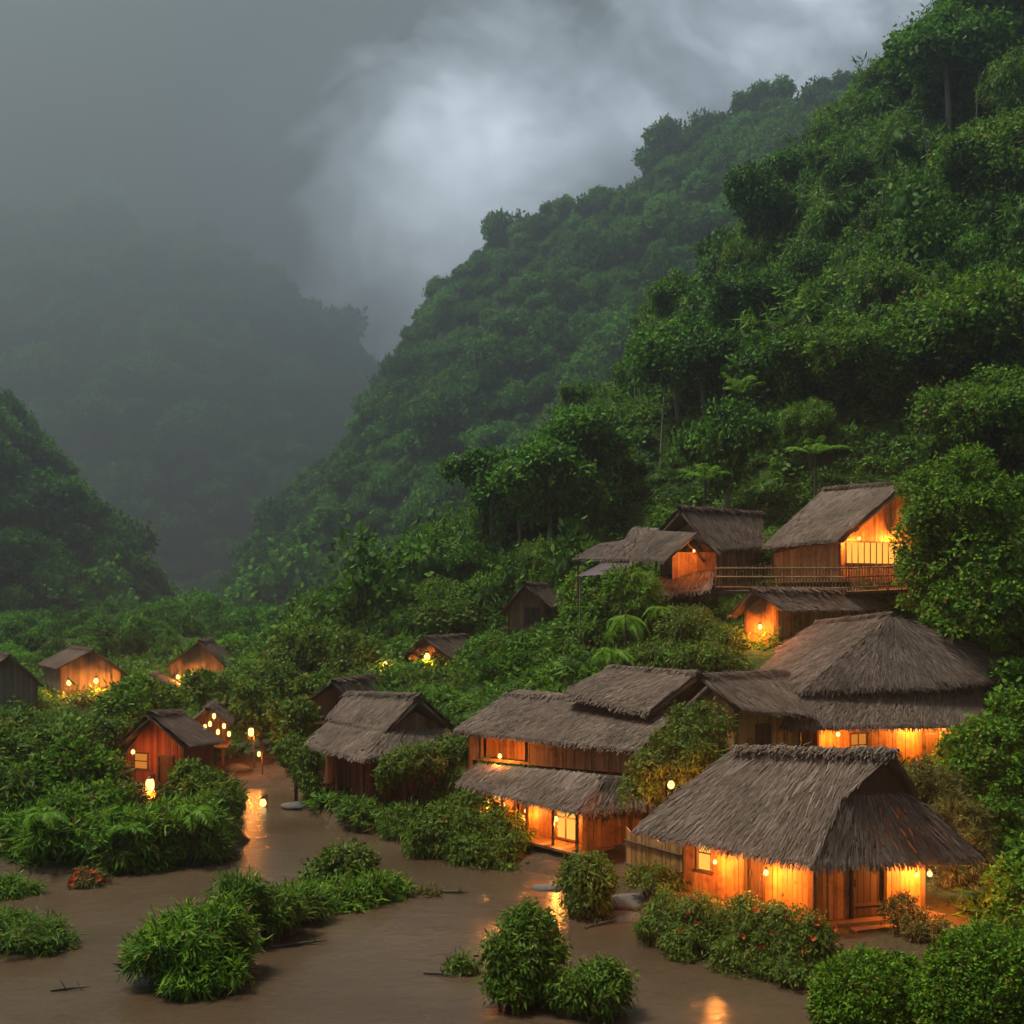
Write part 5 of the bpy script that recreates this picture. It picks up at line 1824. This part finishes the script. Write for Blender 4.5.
mb = MB()      # steps before the front door
a, b = FC[3], FC[0]
d = (b - a) / np.linalg.norm(b - a)
nrm = np.array((d[1], -d[0]))
if nrm[1] > 0: nrm = -nrm
c0 = a + (b - a) * .5
st = thing('door_steps', 'wooden steps in front of the front house corner door', 'steps', (c0[0], c0[1], .3))
for k in range(3):
    q = MB()
    zt = .74 - k * .17
    o1, o2 = .62 + k * .32, .92 + k * .32
    ps = [c0 - d * 1.0 + nrm * o1, c0 + d * 1.0 + nrm * o1, c0 + d * 1.0 + nrm * o2, c0 - d * 1.0 + nrm * o2]
    q.hexa([(*p, zt - .06) for p in ps], [(*p, zt) for p in ps])
    q.build('step', M['deck'], st)

# bamboo screen left of the front house
fa, fb = P(626, 868, 36.2), P(690, 884, 33.6)
fz_ = min(tz(*fa[:2]), tz(*fb[:2]))
fe = thing('bamboo_fence', 'low bamboo screen joining the front house to the long house', 'fence', (fa[0], fa[1], fz_))
mb = MB()
plank_wall(mb, fa, fb, fz_ - .3, lambda x, y: fz_ + 1.45 + .12 * math.sin(x * 9), .11, .04)
mb.build('pole_screen', M['bamboo'], fe)
for h in (.35, 1.1):
    mb = MB()
    mb.tube([(fa[0] - .05, fa[1] - .07, fz_ + h), (fb[0], fb[1] - .09, fz_ + h + .03)], .035, 6)
    mb.build('rail', M['timber'], fe)
bush('dry_bush', 'dark twiggy bush at the foot of the bamboo screen', 'bush', [(650, 878, 33.8, 24, 14), (672, 884, 33.2, 18, 12)], 'hang', 'leaf_olive', 260, .5, core=.4)


def driftwood(label, px, py, ln, ang, r, group=None):
    p = G(px, py, .02)
    t = thing('driftwood', label, 'driftwood', p, group)
    rng = np.random.default_rng(int(px + py))
    d = np.array((math.cos(ang), math.sin(ang), 0))
    mb = MB()
    mb.tube([p - d * ln / 2, p + np.array((0, .05, .03)), p + d * ln / 2 + np.array((0, 0, .06))], [r, r * .9, r * .35], 6)
    mb.build('branch', M['bark'], t)
    for k in range(2):
        b0 = p + d * ln * rng.uniform(-.2, .3)
        mb = MB()
        mb.tube([b0, b0 + np.array((rng.uniform(-.2, .2), rng.uniform(-.15, .15), rng.uniform(.12, .3)))], [r * .5, r * .15], 5)
        mb.build('twig', M['bark'], t)


driftwood('long dark branch drifting below the middle of the island', 300, 945, 1.5, .3, .05)
driftwood('short branch stuck beside the tiny weed clump left of the conical bush', 438, 975, .8, -.4, .04)
driftwood('forked branch washed up by the grey slab of rock', 600, 925, 1.1, .6, .05)
driftwood('broken branch drifting near the bank shrub with the red bloom', 455, 893, 1.0, -.2, .05)
driftwood('thin branch adrift in the lower left water', 70, 990, .9, .1, .035)


# thin pale stems standing among the slope trees
def bare_stem(label, px, py, h, lean, group):
    x, y = at_slope(px, py)
    if x is None:
        return
    z = tz(x, y)
    t = thing('bare_tree', label, 'tree', (x, y, z), group)
    a, b, c = Vector((x, y, z - .4)), Vector((x + lean * h * .4, y, z + h * .55)), Vector((x + lean * h, y, z + h))
    mb = MB()
    mb.tube([a, b, c], [.10, .075, .035], 6)
    mb.build('trunk', M['bark_pale'], t)
    for k in range(3):
        f = .55 + .14 * k
        p = a.lerp(c, f)
        mb = MB()
        mb.tube([p, p + Vector((random.uniform(-.9, .9), random.uniform(-.4, .4), random.uniform(.5, 1.1)))], [.035, .012], 5)
        mb.build('branch', M['bark_pale'], t)


for px, py, h, ln in ((480, 562, 6.5, .08), (507, 566, 7, -.05), (562, 556, 7.5, .03), (622, 508, 6, -.1), (660, 470, 7, .06), (728, 430, 7.5, -.12), (742, 425, 6.5, .2), (770, 395, 6, .05), (845, 330, 6, -.08), (715, 330, 6.5, .03),
                      (880, 270, 7, .04), (930, 200, 8, -.1), (975, 160, 8, .05), (800, 300, 6, .08), (905, 100, 7, -.06)):
    bare_stem('thin pale bare stem standing among the trees of the near right slope', px, py, h, ln, 'bare stems on the near slope')
